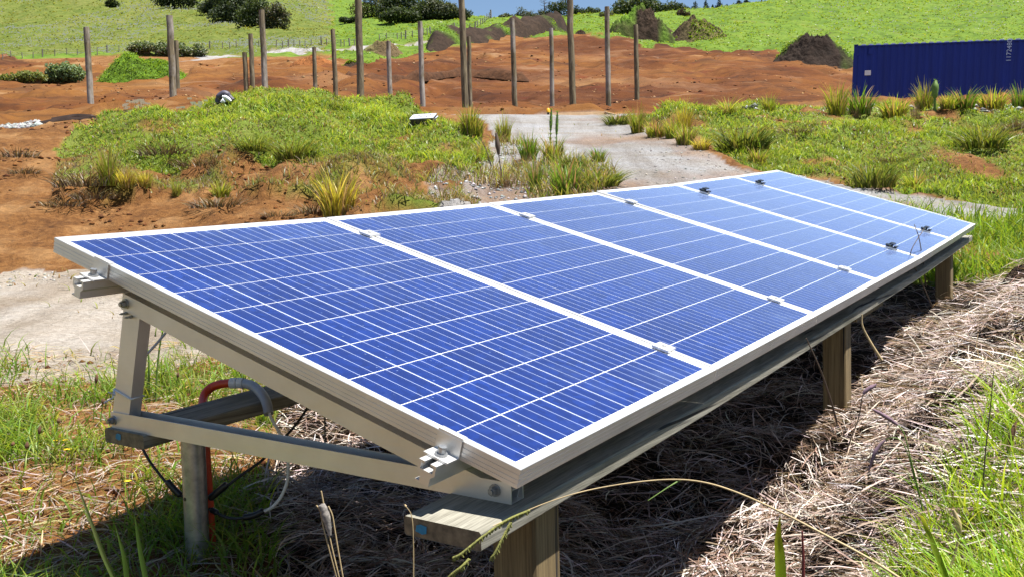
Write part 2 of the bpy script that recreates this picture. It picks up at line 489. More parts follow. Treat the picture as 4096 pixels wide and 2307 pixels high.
# ------------------------------------------------------------------ the ground
def ground_material():
    m = bpy.data.materials.new('ground'); m.use_nodes = True
    nt = m.node_tree; b = nt.nodes['Principled BSDF']
    b.inputs['Roughness'].default_value = .95; b.inputs['Specular IOR Level'].default_value = .15
    co = geopos(nt)
    A = N(nt, 'ShaderNodeAttribute', attribute_name='ZA'); B = N(nt, 'ShaderNodeAttribute', attribute_name='ZB')
    sa = N(nt, 'ShaderNodeSeparateColor'); nt.links.new(A.outputs['Color'], sa.inputs[0])
    sb = N(nt, 'ShaderNodeSeparateColor'); nt.links.new(B.outputs['Color'], sb.inputs[0])
    n_f = noise(nt, 14, 8, co, .65); n_m = noise(nt, 1.6, 6, co, .6); n_l = noise(nt, .16, 7, co, .62, .6); n_c = noise(nt, 60, 4, co, .7)
    flat = stretch(nt, co, .07, .16, .35); n_s = noise(nt, 1.0, 7, flat, .65, 1.2)
    # bare earth near: red brown and ochre
    e1 = ramp(nt, n_f, [(.34, (.038, .017, .007)), (.46, (.105, .043, .013)), (.56, (.17, .076, .022)), (.68, (.26, .135, .052))])
    e2 = ramp(nt, n_m, [(.36, (.080, .034, .011)), (.5, (.165, .074, .022)), (.64, (.29, .165, .07))])
    earth = mixc(nt, .5, e1, e2)
    earth = mixc(nt, math_(nt, 'MULTIPLY', math_(nt, 'SUBTRACT', n_c, .58, True), 2.2, True), earth, (.35, .21, .10))
    # the building pad and cut: orange, brown, red and pale bands
    o1 = ramp(nt, n_s, [(.33, (.028, .014, .008)), (.42, (.075, .029, .010)), (.48, (.165, .066, .016)), (.54, (.085, .032, .011)), (.60, (.18, .082, .026)), (.70, (.30, .20, .12))])
    o2 = ramp(nt, n_l, [(.36, (.035, .016, .009)), (.45, (.13, .048, .012)), (.55, (.17, .070, .018)), (.66, (.26, .15, .075))])
    orange = mixc(nt, .5, o1, o2)
    orange = mixc(nt, math_(nt, 'MULTIPLY', math_(nt, 'SUBTRACT', noise(nt, .5, 5, co, .6), .60, True), 4, True), orange, (.13, .020, .010))
    orange = mixc(nt, math_(nt, 'MULTIPLY', math_(nt, 'SUBTRACT', noise(nt, 2.4, 6, co, .7), .54, True), 2.6, True), orange, (.045, .019, .010))
    # gravel
    v1 = N(nt, 'ShaderNodeTexVoronoi'); v1.inputs['Scale'].default_value = 42; nt.links.new(co, v1.inputs['Vector'])
    sv = N(nt, 'ShaderNodeSeparateColor'); nt.links.new(v1.outputs['Color'], sv.inputs[0])
    g1 = ramp(nt, sv.outputs[0], [(0, (.12, .115, .108)), (.5, (.22, .21, .20)), (1, (.33, .32, .31))])
    g2 = ramp(nt, noise(nt, 2.2, 6, stretch(nt, co, .5, .8, .5), .6), [(.36, (.225, .19, .15)), (.5, (.27, .245, .22)), (.64, (.30, .288, .28))])
    gravel = mixc(nt, .6, g1, g2)
    # turf soil below the grass blades, field and meadow
    t1 = ramp(nt, n_m, [(.3, (.070, .10, .014)), (.55, (.115, .155, .02)), (.75, (.15, .16, .04))])
    turf = mixc(nt, math_(nt, 'MULTIPLY', math_(nt, 'SUBTRACT', n_f, .5, True), 1.8, True), t1, (.06, .034, .014))
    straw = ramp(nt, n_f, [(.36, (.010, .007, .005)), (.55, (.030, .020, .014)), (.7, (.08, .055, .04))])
    fl = noise(nt, .35, 7, co, .66); fs = noise(nt, 1.6, 5, stretch(nt, co, .5, .5, 1.5), .65)
    f1 = ramp(nt, fl, [(.36, (.04, .075, .010)), (.46, (.08, .142, .012)), (.55, (.11, .172, .015)), (.66, (.15, .155, .035))])
    f2 = ramp(nt, fs, [(.38, (.045, .075, .010)), (.5, (.105, .18, .013)), (.62, (.145, .21, .022))])
    field = mixc(nt, .5, f1, f2)
    m1 = ramp(nt, noise(nt, .10, 6, co, .6), [(.36, (.06, .085, .013)), (.5, (.085, .108, .016)), (.64, (.11, .115, .028))])
    m2 = ramp(nt, noise(nt, .9, 6, co, .7), [(.38, (.035, .058, .010)), (.5, (.08, .102, .016)), (.63, (.14, .14, .042))])
    meadow = mixc(nt, .5, m1, m2)
    c = mixc(nt, sa.outputs[0], earth, turf)
    gravel = mixc(nt, math_(nt, 'MULTIPLY', math_(nt, 'SUBTRACT', noise(nt, 1.0, 6, stretch(nt, co, .35, .9, .5), .65), .52, True), 3, True), gravel, (.25, .205, .155))
    rut = noise(nt, 1.0, 4, stretch(nt, co, 2.6, .22, .2), .55)
    gravel = mixc(nt, 1.0, gravel, ramp(nt, rut, [(.36, (.80, .77, .74)), (.5, (1, 1, 1)), (.62, (1.12, 1.12, 1.13))]), 'MULTIPLY')
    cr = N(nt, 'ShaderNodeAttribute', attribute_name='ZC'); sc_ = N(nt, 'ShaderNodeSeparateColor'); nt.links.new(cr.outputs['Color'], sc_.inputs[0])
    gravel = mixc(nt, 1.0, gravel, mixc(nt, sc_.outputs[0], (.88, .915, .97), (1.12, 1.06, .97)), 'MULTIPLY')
    c = mixc(nt, sa.outputs[1], c, gravel)
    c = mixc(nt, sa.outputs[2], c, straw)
    big = noise(nt, .045, 4, co, .6)
    orange = mixc(nt, 1.0, orange, ramp(nt, big, [(.40, (.50, .40, .38)), (.48, (.78, .70, .64)), (.56, (.98, 1.02, .95))]), 'MULTIPLY')
    scar = noise(nt, .9, 6, stretch(nt, co, .12, .5, 1.2), .7, 1.5)
    orange = mixc(nt, math_(nt, 'MULTIPLY', math_(nt, 'SUBTRACT', scar, .57, True), 5, True), orange, (.035, .016, .010))
    orange = mixc(nt, math_(nt, 'MULTIPLY', math_(nt, 'SUBTRACT', .40, scar, True), 4, True), orange, (.27, .185, .13))
    c = mixc(nt, sb.outputs[0], c, orange)
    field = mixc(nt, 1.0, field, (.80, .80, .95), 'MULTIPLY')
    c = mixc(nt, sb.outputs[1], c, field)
    c = mixc(nt, sb.outputs[2], c, meadow)
    nt.links.new(c, b.inputs['Base Color'])
    bump(nt, b, mixc(nt, .5, n_f, n_c), .9, .06)
    return m

def build_ground():
    rows = np.concatenate([np.linspace(-6, 1.4, 14), np.exp(np.linspace(math.log(1.5), math.log(420), 640))])
    s0, s1 = _S[0], _S[-1]
    sc = np.concatenate([np.array([-3.4, -2.4, -1.7, -1.3]), np.linspace(s0, s1, 560), np.array([1.3, 1.7, 2.4, 3.4])])
    Y, Sg = np.meshgrid(rows, sc, indexing='ij')
    X = Sg * np.clip(Y, 1.5, None)
    z = zones(X, Y)
    Z = base_ground(X, Y) + bumps(X, Y, z)
    nr, nc = X.shape
    V = np.stack([X, Y, Z], -1).reshape(-1, 3)
    i = np.arange(nr-1)[:, None]*nc + np.arange(nc-1)[None, :]
    Fq = np.stack([i, i+1, i+nc+1, i+nc], -1).reshape(-1, 4)
    me = mesh_np('ground', V, Fq, ground_material(), smooth=True)
    def attr(nm, chans):
        c = np.ones((len(V), 4), np.float32)
        for k, q in enumerate(chans): c[:, k] = np.clip(q, 0, 1).ravel()
        me.attributes.new(nm, 'FLOAT_COLOR', 'POINT').data.foreach_set('color', c.ravel())
    patch = fbm(X*1.4, Y*1.4, 81, 4)
    grassy = z['bgrass']*np.clip((patch-.20)*7, 0, 1) + z['bmid']*np.clip((patch-.52)*7, 0, 1) + z['rbank']*np.clip((patch-.30)*7, 0, 1) + z['rgrass']*np.clip((patch-.3)*6, 0, 1) + z['weeds']*np.clip((patch-.5)*6, 0, .8) + z['lush']
    stony = np.clip(z['gravel'] + z['road'] + z['stony']*np.clip((patch-.27)*6, 0, 1), 0, 1) * np.clip(1.0 - z['gravel']*np.clip((fbm(X*.8, Y*.8, 91, 4)-.6)*3, 0, .5), 0, 1)
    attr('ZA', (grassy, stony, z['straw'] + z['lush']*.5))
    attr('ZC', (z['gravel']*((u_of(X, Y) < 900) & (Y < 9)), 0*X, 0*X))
    attr('ZB', (z['orange'], z['field']*(1-z['road']), z['meadow']*(1-z['road'])))
    o = link('ground', me)
    o['kind'] = 'structure'; o['label'] = 'hillside of bare earth, gravel track and grass rising away from the panels'
    return o

build_ground()

# ------------------------------------------------------------------ frames of the six panels (the row bends slightly uphill)
PW, PL, GAP = 1.005, 1.5, 0.007
_T = [56.88679*math.pi/180, 0.052532, 0.311338]
_bend = np.radians([0.64396, 0.27134, -0.05954, 0.91288, 0.28825])
_tw = np.radians([0.0036, 0.05395, 0.29890, 0.09029, -0.07228])
FR = []
_R = _rz(_T[0]) @ _ry(-_T[1]) @ _rx(_T[2])
_p = np.array([0.00777, 1.72659, -0.43566 + EYE])
for i in range(6):
    if i: _R = _R @ _ry(-_bend[i-1]) @ _rx(_tw[i-1])
    FR.append((_p.copy(), _R.copy()))
    _p = _p + _R @ np.array([PW+GAP, 0, 0])

def PP(i, a, b, c):                  # point of panel i: along the row, up the slope, off the glass
    p, R = FR[i]
    return p + R @ np.array([a, b, c], float)

# timber level under the tilt frames, as local directions of a panel
_A = np.array([.06, 1.279, -.471])
_RD = np.array([0.0, -1.233, .358]); _RD /= np.linalg.norm(_RD)
_UP = np.cross(np.array([1.0, 0, 0]), -_RD); _UP /= np.linalg.norm(_UP)
if _UP[2] < 0: _UP = -_UP

def TP(i, a, s, h):                  # point at the timber level: along the row, forward from the rear beam, up
    p, R = FR[i]
    return p + R @ (np.array([a, _A[1], _A[2]]) + _RD*s + _UP*h)

# ------------------------------------------------------------------ materials of the array
def m_alu():
    def bd(nt, b):
        co = objco(nt)
        f = noise(nt, 40, 4, stretch(nt, co, .3, .3, 6), .6); g = noise(nt, 5, 5, co)
        nt.links.new(ramp(nt, g, [(.35, (.62, .61, .59)), (.7, (.74, .73, .71))]), b.inputs['Base Color'])
        nt.links.new(ramp(nt, f, [(.3, (.36,)*3), (.7, (.50,)*3)]), b.inputs['Roughness'])
        b.inputs['Metallic'].default_value = .75
    return mat('anodised_aluminium', bd, .42)
M_ALU = m_alu()
M_STEEL = plain('zinc_steel', (.33, .34, .35), .38, .35, 25, Metallic=.85)
M_BLACKC = plain('black_plastic', (.012, .012, .014), .45, .3, 30)
M_BACK = plain('white_backsheet', (.72, .75, .80), .5, .04, 6)

def m_cell():
    def bd(nt, b):
        tc = N(nt, 'ShaderNodeTexCoord'); oi = N(nt, 'ShaderNodeObjectInfo')
        sep = N(nt, 'ShaderNodeSeparateXYZ'); nt.links.new(tc.outputs['Object'], sep.inputs[0])
        off = N(nt, 'ShaderNodeVectorMath'); off.operation = 'MULTIPLY_ADD'
        nt.links.new(tc.outputs['Object'], off.inputs[0]); off.inputs[1].default_value = (1, 1, 1)
        cx = N(nt, 'ShaderNodeCombineXYZ'); r10 = math_(nt, 'MULTIPLY', oi.outputs['Random'], 37.0)
        nt.links.new(r10, cx.inputs[0]); nt.links.new(r10, cx.inputs[1]); nt.links.new(cx.outputs[0], off.inputs[2])
        vo = N(nt, 'ShaderNodeTexVoronoi'); vo.inputs['Scale'].default_value = 55; nt.links.new(off.outputs[0], vo.inputs['Vector'])
        sv = N(nt, 'ShaderNodeSeparateColor'); nt.links.new(vo.outputs['Color'], sv.inputs[0])
        grain = ramp(nt, sv.outputs[0], [(0, (.001, .009, .075)), (.5, (.002, .014, .11)), (1, (.004, .026, .18))])
        cloud = noise(nt, 9, 3, off.outputs[0])
        base = mixc(nt, cloud, grain, (.002, .020, .15))
        base = mixc(nt, math_(nt, 'MULTIPLY', oi.outputs['Random'], .35), base, (.002, .006, .055))
        # four printed busbars along the slope
        x4 = math_(nt, 'ADD', math_(nt, 'MULTIPLY', sep.outputs[0], 4/0.1565), 50.5 - .0)
        fr = math_(nt, 'ABSOLUTE', math_(nt, 'SUBTRACT', math_(nt, 'FRACT', x4), .5))
        line = math_(nt, 'LESS_THAN', fr, .024)
        base = mixc(nt, math_(nt, 'MULTIPLY', line, .62), base, (.46, .54, .70))
        nt.links.new(base, b.inputs['Base Color'])
        b.inputs['Specular IOR Level'].default_value = .2
    return mat('polycrystalline_cell', bd, .45)
M_CELL = m_cell()

def m_panelglass():
    m = bpy.data.materials.new('panel_glass'); m.use_nodes = True
    nt = m.node_tree; nt.nodes.remove(nt.nodes['Principled BSDF'])
    tr = N(nt, 'ShaderNodeBsdfTransparent'); gl = N(nt, 'ShaderNodeBsdfGlossy'); gl.inputs['Roughness'].default_value = .07
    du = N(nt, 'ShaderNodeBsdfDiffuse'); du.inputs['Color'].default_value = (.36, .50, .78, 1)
    fz = N(nt, 'ShaderNodeFresnel'); fz.inputs['IOR'].default_value = 1.45
    m1 = N(nt, 'ShaderNodeMixShader'); m2 = N(nt, 'ShaderNodeMixShader')
    co = N(nt, 'ShaderNodeTexCoord').outputs['Object']
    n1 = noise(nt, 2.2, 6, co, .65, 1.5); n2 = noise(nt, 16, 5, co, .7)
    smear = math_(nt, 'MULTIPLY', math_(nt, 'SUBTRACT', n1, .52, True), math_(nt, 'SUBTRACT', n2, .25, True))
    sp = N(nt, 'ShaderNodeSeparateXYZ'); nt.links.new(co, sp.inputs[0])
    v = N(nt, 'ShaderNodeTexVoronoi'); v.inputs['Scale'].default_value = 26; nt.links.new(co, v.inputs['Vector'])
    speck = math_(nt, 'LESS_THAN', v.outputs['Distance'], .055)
    dust_sheen = math_(nt, 'ADD', math_(nt, 'ADD', math_(nt, 'MULTIPLY', smear, .9), .006), math_(nt, 'MULTIPLY', speck, .25), True)
    lw = N(nt, 'ShaderNodeLayerWeight'); lw.inputs['Blend'].default_value = .5    # bluish sheen at a glancing view, painted in for reflected sky
    dust_sheen = math_(nt, 'ADD', dust_sheen, math_(nt, 'MULTIPLY', math_(nt, 'POWER', lw.outputs['Facing'], 14.0), 2.2), True)
    nt.links.new(dust_sheen, m1.inputs[0]); nt.links.new(tr.outputs[0], m1.inputs[1]); nt.links.new(du.outputs[0], m1.inputs[2])
    nt.links.new(fz.outputs[0], m2.inputs[0]); nt.links.new(m1.outputs[0], m2.inputs[1]); nt.links.new(gl.outputs[0], m2.inputs[2])
    nt.links.new(m2.outputs[0], nt.nodes['Material Output'].inputs['Surface'])
    return m
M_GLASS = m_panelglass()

def m_timber(name, c1, c2, axis):
    """sawn timber: fibres along one axis, cracks, stains"""
    def bd(nt, b):
        co = objco(nt)
        st = N(nt, 'ShaderNodeMapping'); st.inputs['Rotation'].default_value = axis; nt.links.new(co, st.inputs['Vector'])
        g = noise(nt, 5, 6, stretch(nt, st.outputs[0], .30, 9, 9), .62, .7); fine = noise(nt, 5, 5, stretch(nt, st.outputs[0], .8, 38, 38), .65)
        k = noise(nt, 2.4, 6, stretch(nt, st.outputs[0], .6, 1.6, 1.6), .65); crack = noise(nt, 4, 3, stretch(nt, st.outputs[0], .16, 7, 7), .5)
        col = ramp(nt, g, [(.36, c1), (.5, tuple((p_+q_)/2 for p_, q_ in zip(c1, c2))), (.64, c2)])
        col = mixc(nt, .35, col, ramp(nt, fine, [(.38, tuple(q*.5 for q in c1)), (.6, tuple(min(1, q*1.25) for q in c2))]))
        col = mixc(nt, math_(nt, 'MULTIPLY', math_(nt, 'SUBTRACT', k, .50, True), 4, True), col, (c1[0]*.5, c1[1]*.52, c1[2]*.40))
        col = mixc(nt, math_(nt, 'MULTIPLY', math_(nt, 'SUBTRACT', .355, crack, True), 30, True), col, (.010, .008, .006))
        nt.links.new(col, b.inputs['Base Color'])
        bump(nt, b, mixc(nt, .5, g, fine), .5, .006)
    return mat(name, bd, .85)
_yaw = math.radians(56.9)
M_BEAM = m_timber('weathered_beam', (.115, .105, .078), (.25, .238, .195), (0, 0, -_yaw))
M_POST = m_timber('treated_post', (.085, .055, .022), (.20, .145, .066), (0, math.pi/2, 0))
M_ENDGRAIN = plain('end_grain', (.15, .115, .07), .9, .45, 55)

# ------------------------------------------------------------------ solar panels
def ring(MBo, profile, w, l):
    """picture-frame moulding: profile of (inset, height) swept round a w x l rectangle with mitred corners"""
    n = len(profile); vs_ = []
    for (d, zz) in profile:
        vs_ += [(d, d, zz), (w-d, d, zz), (w-d, l-d, zz), (d, l-d, zz)]
    fs = []
    for k in range(n):
        q = (k+1) % n
        for i in range(4):
            j = (i+1) % 4
            fs.append((k*4+i, k*4+j, q*4+j, q*4+i))
    MBo.add(vs_, [f[::-1] for f in fs])

prof = [(.0145, 0), (.0145, -.006), (.012, -.0062), (.012, -.037), (.028, -.038), (.028, -.040), (0, -.040)]
for g in (-.031, -.022, -.012): prof += [(0, g-.0012), (.0009, g-.0008), (.0009, g+.0008), (0, g+.0012)]
prof += [(0, -.001), (.001, 0)]
fm = MB(); ring(fm, prof, PW, PL); ME_FRAME = fm.mesh('frame', M_ALU)
bm_ = MB(); bm_.box((.0125, .0125, -.0075), (PW-.025, 0, 0), (0, PL-.025, 0), (0, 0, .003)); ME_BACK = bm_.mesh('backsheet', M_BACK)
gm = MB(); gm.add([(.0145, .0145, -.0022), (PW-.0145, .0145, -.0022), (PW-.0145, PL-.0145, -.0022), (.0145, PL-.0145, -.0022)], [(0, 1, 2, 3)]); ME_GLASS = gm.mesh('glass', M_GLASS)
CA, CB = (PW-.048)/6, (PL-.054)/10
hx, hy = CA/2-.0015, CB/2-.0016; ch = .0006
cm = MB(); cm.add([(-hx+ch, -hy, 0), (hx-ch, -hy, 0), (hx, -hy+ch, 0), (hx, hy-ch, 0), (hx-ch, hy, 0), (-hx+ch, hy, 0), (-hx, hy-ch, 0), (-hx, -hy+ch, 0)], [tuple(range(8))]); ME_CELL = cm.mesh('cell', M_CELL)
where = ['solar panel at the near end, beside the open tilt frame', 'second solar panel, directly behind the near end panel', 'third solar panel from the near end of the row',
         'fourth solar panel, between the third panel and the first dark clips', 'fifth solar panel, with dark clips along both of its long sides', 'solar panel at the far end, beside the gravel track']
for i in range(6):
    p, R = FR[i]
    t = thing('solar_panel', 'blue ' + where[i], 'solar panel', (0, 0, 0), 'solar panels in the tilted row')
    t.matrix_world = Matrix([[*R[0], p[0]], [*R[1], p[1]], [*R[2], p[2]], [0, 0, 0, 1]])
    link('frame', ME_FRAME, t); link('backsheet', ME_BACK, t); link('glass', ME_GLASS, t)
    for ia in range(6):
        for ib in range(10):
            c = link('cell', ME_CELL, t)
            c.location = (.024 + CA*(ia+.5), .027 + CB*(ib+.5), -.0038)
    jb = MB(); jb.box((PW/2-.06, PL-.2, -.03), (.12, 0, 0), (0, .09, 0), (0, 0, .021)); jb.build('junction_box', M_BLACKC, t)

# ------------------------------------------------------------------ aluminium mount: rails, tilt frames, clamps
B_RAIL = (.165, 1.29)
org = PP(0, 0, .7, -.1)
mount = thing('panel_mount', 'aluminium tilt frames and rails carrying the row of solar panels', 'mounting frame', org)
RAILP = [(-.021, -.041), (-.006, -.041), (-.006, -.046), (-.014, -.046), (-.014, -.060), (-.006, -.060), (-.006, -.084), (-.022, -.084), (-.022, -.088), (.021, -.088), (.021, -.066), (.0225, -.064), (.021, -.060), (.021, -.041), (.008, -.041), (.008, -.046), (.014, -.046), (.014, -.060), (.002, -.060), (.002, -.055), (-.002, -.055)]
RAILP = [(-.021, -.041), (-.007, -.041), (-.007, -.0455), (-.015, -.0455), (-.015, -.059), (.015, -.059), (.015, -.0455), (.007, -.0455), (.007, -.041), (.021, -.041), (.021, -.062), (.012, -.070), (.012, -.084), (.022, -.084), (.022, -.088), (-.012, -.088), (-.012, -.070), (-.021, -.062)]
for b0 in B_RAIL:
    st = [(0, -.062)] + [(i, 0) for i in range(1, 6)] + [(5, PW+.05)]
    r_ = MB(); r_.sweep([[PP(i, a, b0+q, c) for q, c in RAILP] for i, a in st]); r_.build('rail', M_ALU, mount, org)

def tube_bar(mb, i, a, p0, p1, h, w, wall=.0025, open_top=False):
    """hollow box bar in the plane across the row, from (b, c) p0 to p1; h its depth downwards, w along the row"""
    p0 = np.array(p0); p1 = np.array(p1); d = (p1-p0)/np.linalg.norm(p1-p0); nn = np.array([-d[1], d[0]])
    if nn[1] > 0: nn = -nn
    def Q(t, k): q = p0 + d*t + nn*k; return q
    Ln = np.linalg.norm(p1-p0)
    def wallbox(a0, a1, k0, k1):
        c = [PP(i, a0, *Q(0, k0)), PP(i, a1, *Q(0, k0)), PP(i, a0, *Q(Ln, k0)), PP(i, a0, *Q(0, k1))]
        mb.box(c[0], c[1]-c[0], c[2]-c[0], c[3]-c[0])
    wallbox(a, a+wall, 0, h); wallbox(a+w-wall, a+w, 0, h); wallbox(a+wall, a+w-wall, h-wall, h)
    if not open_top: wallbox(a+wall, a+w-wall, 0, wall)

def bolt(mb, i, a, b, c, r=.009):
    p, R = FR[i]
    ctr = PP(i, a, b, c); ax = R[:, 0]
    mb.tube([ctr + ax*.004, ctr - ax*.002], r*1.45, 14, True, False)
    mb.tube([ctr - ax*.002, ctr - ax*.013], r, 6, True, False)
    mb.tube([ctr - ax*.013, ctr - ax*.017], r*.6, 10, True, False)

for i, a in ((0, .06), (2, .1), (4, .1), (5, PW-.12)):
    e0 = .046 if i == 0 else .2
    q = MB(); tube_bar(q, i, a, (1.279, -.0885), (e0, -.0885), .044, .042); up_ = q.build('top_rail', M_ALU, mount, org)
    q = MB(); tube_bar(q, i, a-.0005, (1.279, -.4265), (e0, -.0685 - (e0-.046)*.2904), .0455, .045, .0025, True); lo_ = q.build('bottom_rail', M_ALU, mount, org)
    q = MB()
    c0 = PP(i, a+.003, 1.274, -.10); q.box(c0, PP(i, a+.039, 1.274, -.10)-c0, PP(i, a+.003, 1.206, -.10)-c0, PP(i, a+.003, 1.274, -.43)-c0); q.build('tilt_leg', M_ALU, mount, org)
    for b_, c_, r_ in ((1.262, -.112, .009), (1.262, -.445, .009), (e0+.03, -.098 - (e0-.046)*.29, .009), (1.258, -.137, .003), (1.236, -.139, .003)):
        q = MB(); bolt(q, i, a-.002, b_, c_, r_); q.build('bolt', M_STEEL, mount, org)

M_DARKCLIP = plain('dark_clip', (.03, .035, .045), .35, .2, 30, Metallic=.5)
for b0 in B_RAIL:
    for i in range(1, 6):               # mid clamps lie over the gap between two panels
        q = MB(); w2 = .027 if i < 4 else .020
        c0 = PP(i, -GAP/2-w2, b0-.026, .0005); q.box(c0, FR[i][1][:, 0]*w2*2, FR[i][1][:, 1]*.052, FR[i][1][:, 2]*.006)
        c0 = PP(i, -GAP/2-.004, b0-.02, -.05); q.box(c0, FR[i][1][:, 0]*.008, FR[i][1][:, 1]*.04, FR[i][1][:, 2]*.05)
        q.tube([PP(i, -GAP/2, b0, .0065), PP(i, -GAP/2, b0, .012)], .007, 6, True, False)
        cl = q.build('mid_clamp', M_ALU, mount, org)
        if i >= 4:
            q = MB()
            for sgn in (-1, 1):
                c0 = PP(i, -GAP/2-.022, b0+sgn*.017-.009, .007)
                q.box(c0, FR[i][1][:, 0]*.044, FR[i][1][:, 1]*.018, FR[i][1][:, 2]*.011 + FR[i][1][:, 1]*sgn*.006)
            q.tube([PP(i, -GAP/2, b0, .006), PP(i, -GAP/2, b0, .03)], .006, 8)
            c0 = PP(i, -GAP/2-.03, b0-.012, .024); q.box(c0, FR[i][1][:, 0]*.06, FR[i][1][:, 1]*.024, FR[i][1][:, 2]*.006)
            o = q.build('cable_clip', M_DARKCLIP, mount, org); o['label'] = 'dark raised clip on the clamp'
    for i, a, sg in ((0, 0, -1), (5, PW, 1)):   # end clamps
        R = FR[i][1]; q = MB()
        q.box(PP(i, a, b0-.03, .0005) - R[:, 0]*(0 if sg > 0 else .003) - R[:, 0]*(.012 if sg > 0 else 0), R[:, 0]*.015, R[:, 1]*.06, R[:, 2]*.0045)
        q.box(PP(i, a + sg*.0005, b0-.03, -.041), R[:, 0]*sg*.0035, R[:, 1]*.06, R[:, 2]*.0415)
        q.box(PP(i, a + sg*.004, b0-.03, -.0405), R[:, 0]*sg*.036, R[:, 1]*.06, R[:, 2]*.0045)
        e_ = q.build('end_clamp', M_ALU, mount, org)
        q = MB(); q.tube([PP(i, a+sg*.022, b0, -.036), PP(i, a+sg*.022, b0, -.032)], .013, 16, True, False); q.tube([PP(i, a+sg*.022, b0, -.032), PP(i, a+sg*.022, b0, -.018)], .0085, 8, True, False)
        q.build('clamp_bolt', M_STEEL, e_)
        bpy.data.objects[e_.name].children[0].location = (0, 0, 0)
        ch_ = e_.children[0]; ch_.data.transform(Matrix.Translation(-Vector(org)))

# ------------------------------------------------------------------ timber base: beams, posts, steel post
torg = TP(0, 0, .6, -.5)
base = thing('timber_support', 'weathered timber beams on posts holding up the solar array', 'timber support', torg)
M_TAG = plain('blue_tag', (.05, .36, .62), .4, .15, 80)
def beam(name, stations, s0, s1, h0, h1, lab=None):
    q = MB()
    c = .004
    pr = [(s0+c, h0), (s1-c, h0), (s1, h0+c), (s1, h1-c), (s1-c, h1), (s0+c, h1), (s0, h1-c), (s0, h0+c)]
    q.sweep([[TP(i, a, s, h) for s, h in pr] for i, a in stations], caps=False)
    o = q.build(name, M_BEAM, base, torg)
    for (i, a), sgn in ((stations[0], 1), (stations[-1], -1)):
        e = MB(); pts = [TP(i, a + sgn*.0008, s, h) for s, h in pr]
        e.add(pts, [tuple(range(8)) if sgn < 0 else tuple(range(7, -1, -1))])
        e.build('end_grain', M_ENDGRAIN, o, torg)
    if lab: o['label'] = lab
    return o
f1 = beam('beam', [(0, -.088), (1, 0), (2, 0), (3, .12)], 1.146, 1.326, -.039, -.001)
f2 = beam('beam', [(3, .125), (4, 0), (5, 0), (5, PW+.14)], 1.149, 1.322, -.041, -.001)
r1 = beam('beam', [(0, .046), (1, 0), (2, 0), (3, .3)], 0, .166, -.039, -.001)
r2 = beam('beam', [(3, .305), (4, 0), (5, 0), (5, PW+.1)], .003, .163, -.039, -.001)
q = MB(); q.box(TP(3, -.12, 1.17, -.082), TP(3, .42, 1.17, -.082)-TP(3, -.12, 1.17, -.082), TP(3, -.12, 1.285, -.082)-TP(3, -.12, 1.17, -.082), TP(3, -.12, 1.17, -.0425)-TP(3, -.12, 1.17, -.082)); q.build('splice_block', M_POST, base, torg)
def small_tag(bm, i, a, s, h, w=.026):
    q = MB(); q.add([TP(i, a, s, h+.004), TP(i, a, s+w*.6, h), TP(i, a, s+w, h+.003), TP(i, a, s+w*1.05, h+.017), TP(i, a, s+w*.5, h+.019), TP(i, a, s+.003, h+.016)], [(0, 1, 2, 3, 4, 5), (5, 4, 3, 2, 1, 0)])
    q.build('blue_tag', M_TAG, bm, torg)
small_tag(f1, 0, -.0895, 1.175, -.030); small_tag(r1, 0, .0445, .048, -.027, .022)

def post(i, a, s, w, top, gx=.35, name='post'):
    """square timber post under a beam, down into the ground"""
    c = TP(i, a, s, top); p, R = FR[i]
    ex = np.array([R[0, 0], R[1, 0], 0]); ex /= np.linalg.norm(ex); ey = np.array([ex[1], -ex[0], 0])   # along the row, forward
    zb = float(ground(c[0], c[1])) - .25
    q = MB(); h = w/2; k = .006
    pr = [(-h+k, -h), (h-k, -h), (h, -h+k), (h, h-k), (h-k, h), (-h+k, h), (-h, h-k), (-h, -h+k)]
    q.sweep([[np.array([*(c[:2] + ex[:2]*x + ey[:2]*y), zz]) for x, y in pr] for zz in (zb, c[2]-.003)])
    return q.build(name, M_POST, base, torg)
def find_a(i, s, h, u_target):
    best = min(np.linspace(-.3, 1.1, 561), key=lambda a: abs(px(TP(i, a, s, h))[0] - u_target))
    return float(best)
def px(P):
    c = CAM.T @ (np.asarray(P, float) - [0, 0, EYE])
    return (2048 + F_PX*c[0]/c[1])/K, (1153.5 - F_PX*c[2]/c[1])/K
post(0, find_a(0, 1.285, -.05, 1345)+.052, 1.23, .107, -.040)
a_ = find_a(3, 1.285, -.05, 2112)
post(3, a_+.052, 1.23, .10, -.083 if -.12 < a_ < .36 else -.042)
post(5, find_a(5, 1.285, -.05, 2394)+.05, 1.23, .10, -.042)
for i, a in ((2, .55), (4, .3), (5, .7)): post(i, a, .08, .10, -.040)
c = TP(0, find_a(0, .083, -.04, 484), .083, -.040)
q = MB(); zb = float(ground(c[0], c[1])) - .25
seg = 28; r0 = .0335
q.tube([(c[0], c[1], zb), (c[0], c[1], c[2]-.001)], r0, seg, True); o = q.build('steel_post', M_STEEL, base, torg); o['label'] = 'round galvanised steel post under the rear beam'
q = MB(); ang = math.radians(-128); hz = at(453, 1249, c[1])[2]; hc = np.array([c[0]+math.cos(ang)*(r0+.0005), c[1]+math.sin(ang)*(r0+.0005), hz]); nrm = np.array([math.cos(ang), math.sin(ang), 0]); q.tube([hc-nrm*.002, hc+nrm*.0006], .0055, 14, True, False); q.build('bolt_hole', M_BLACKC, o, torg)
PIPE = c
PIPE_Z = zb
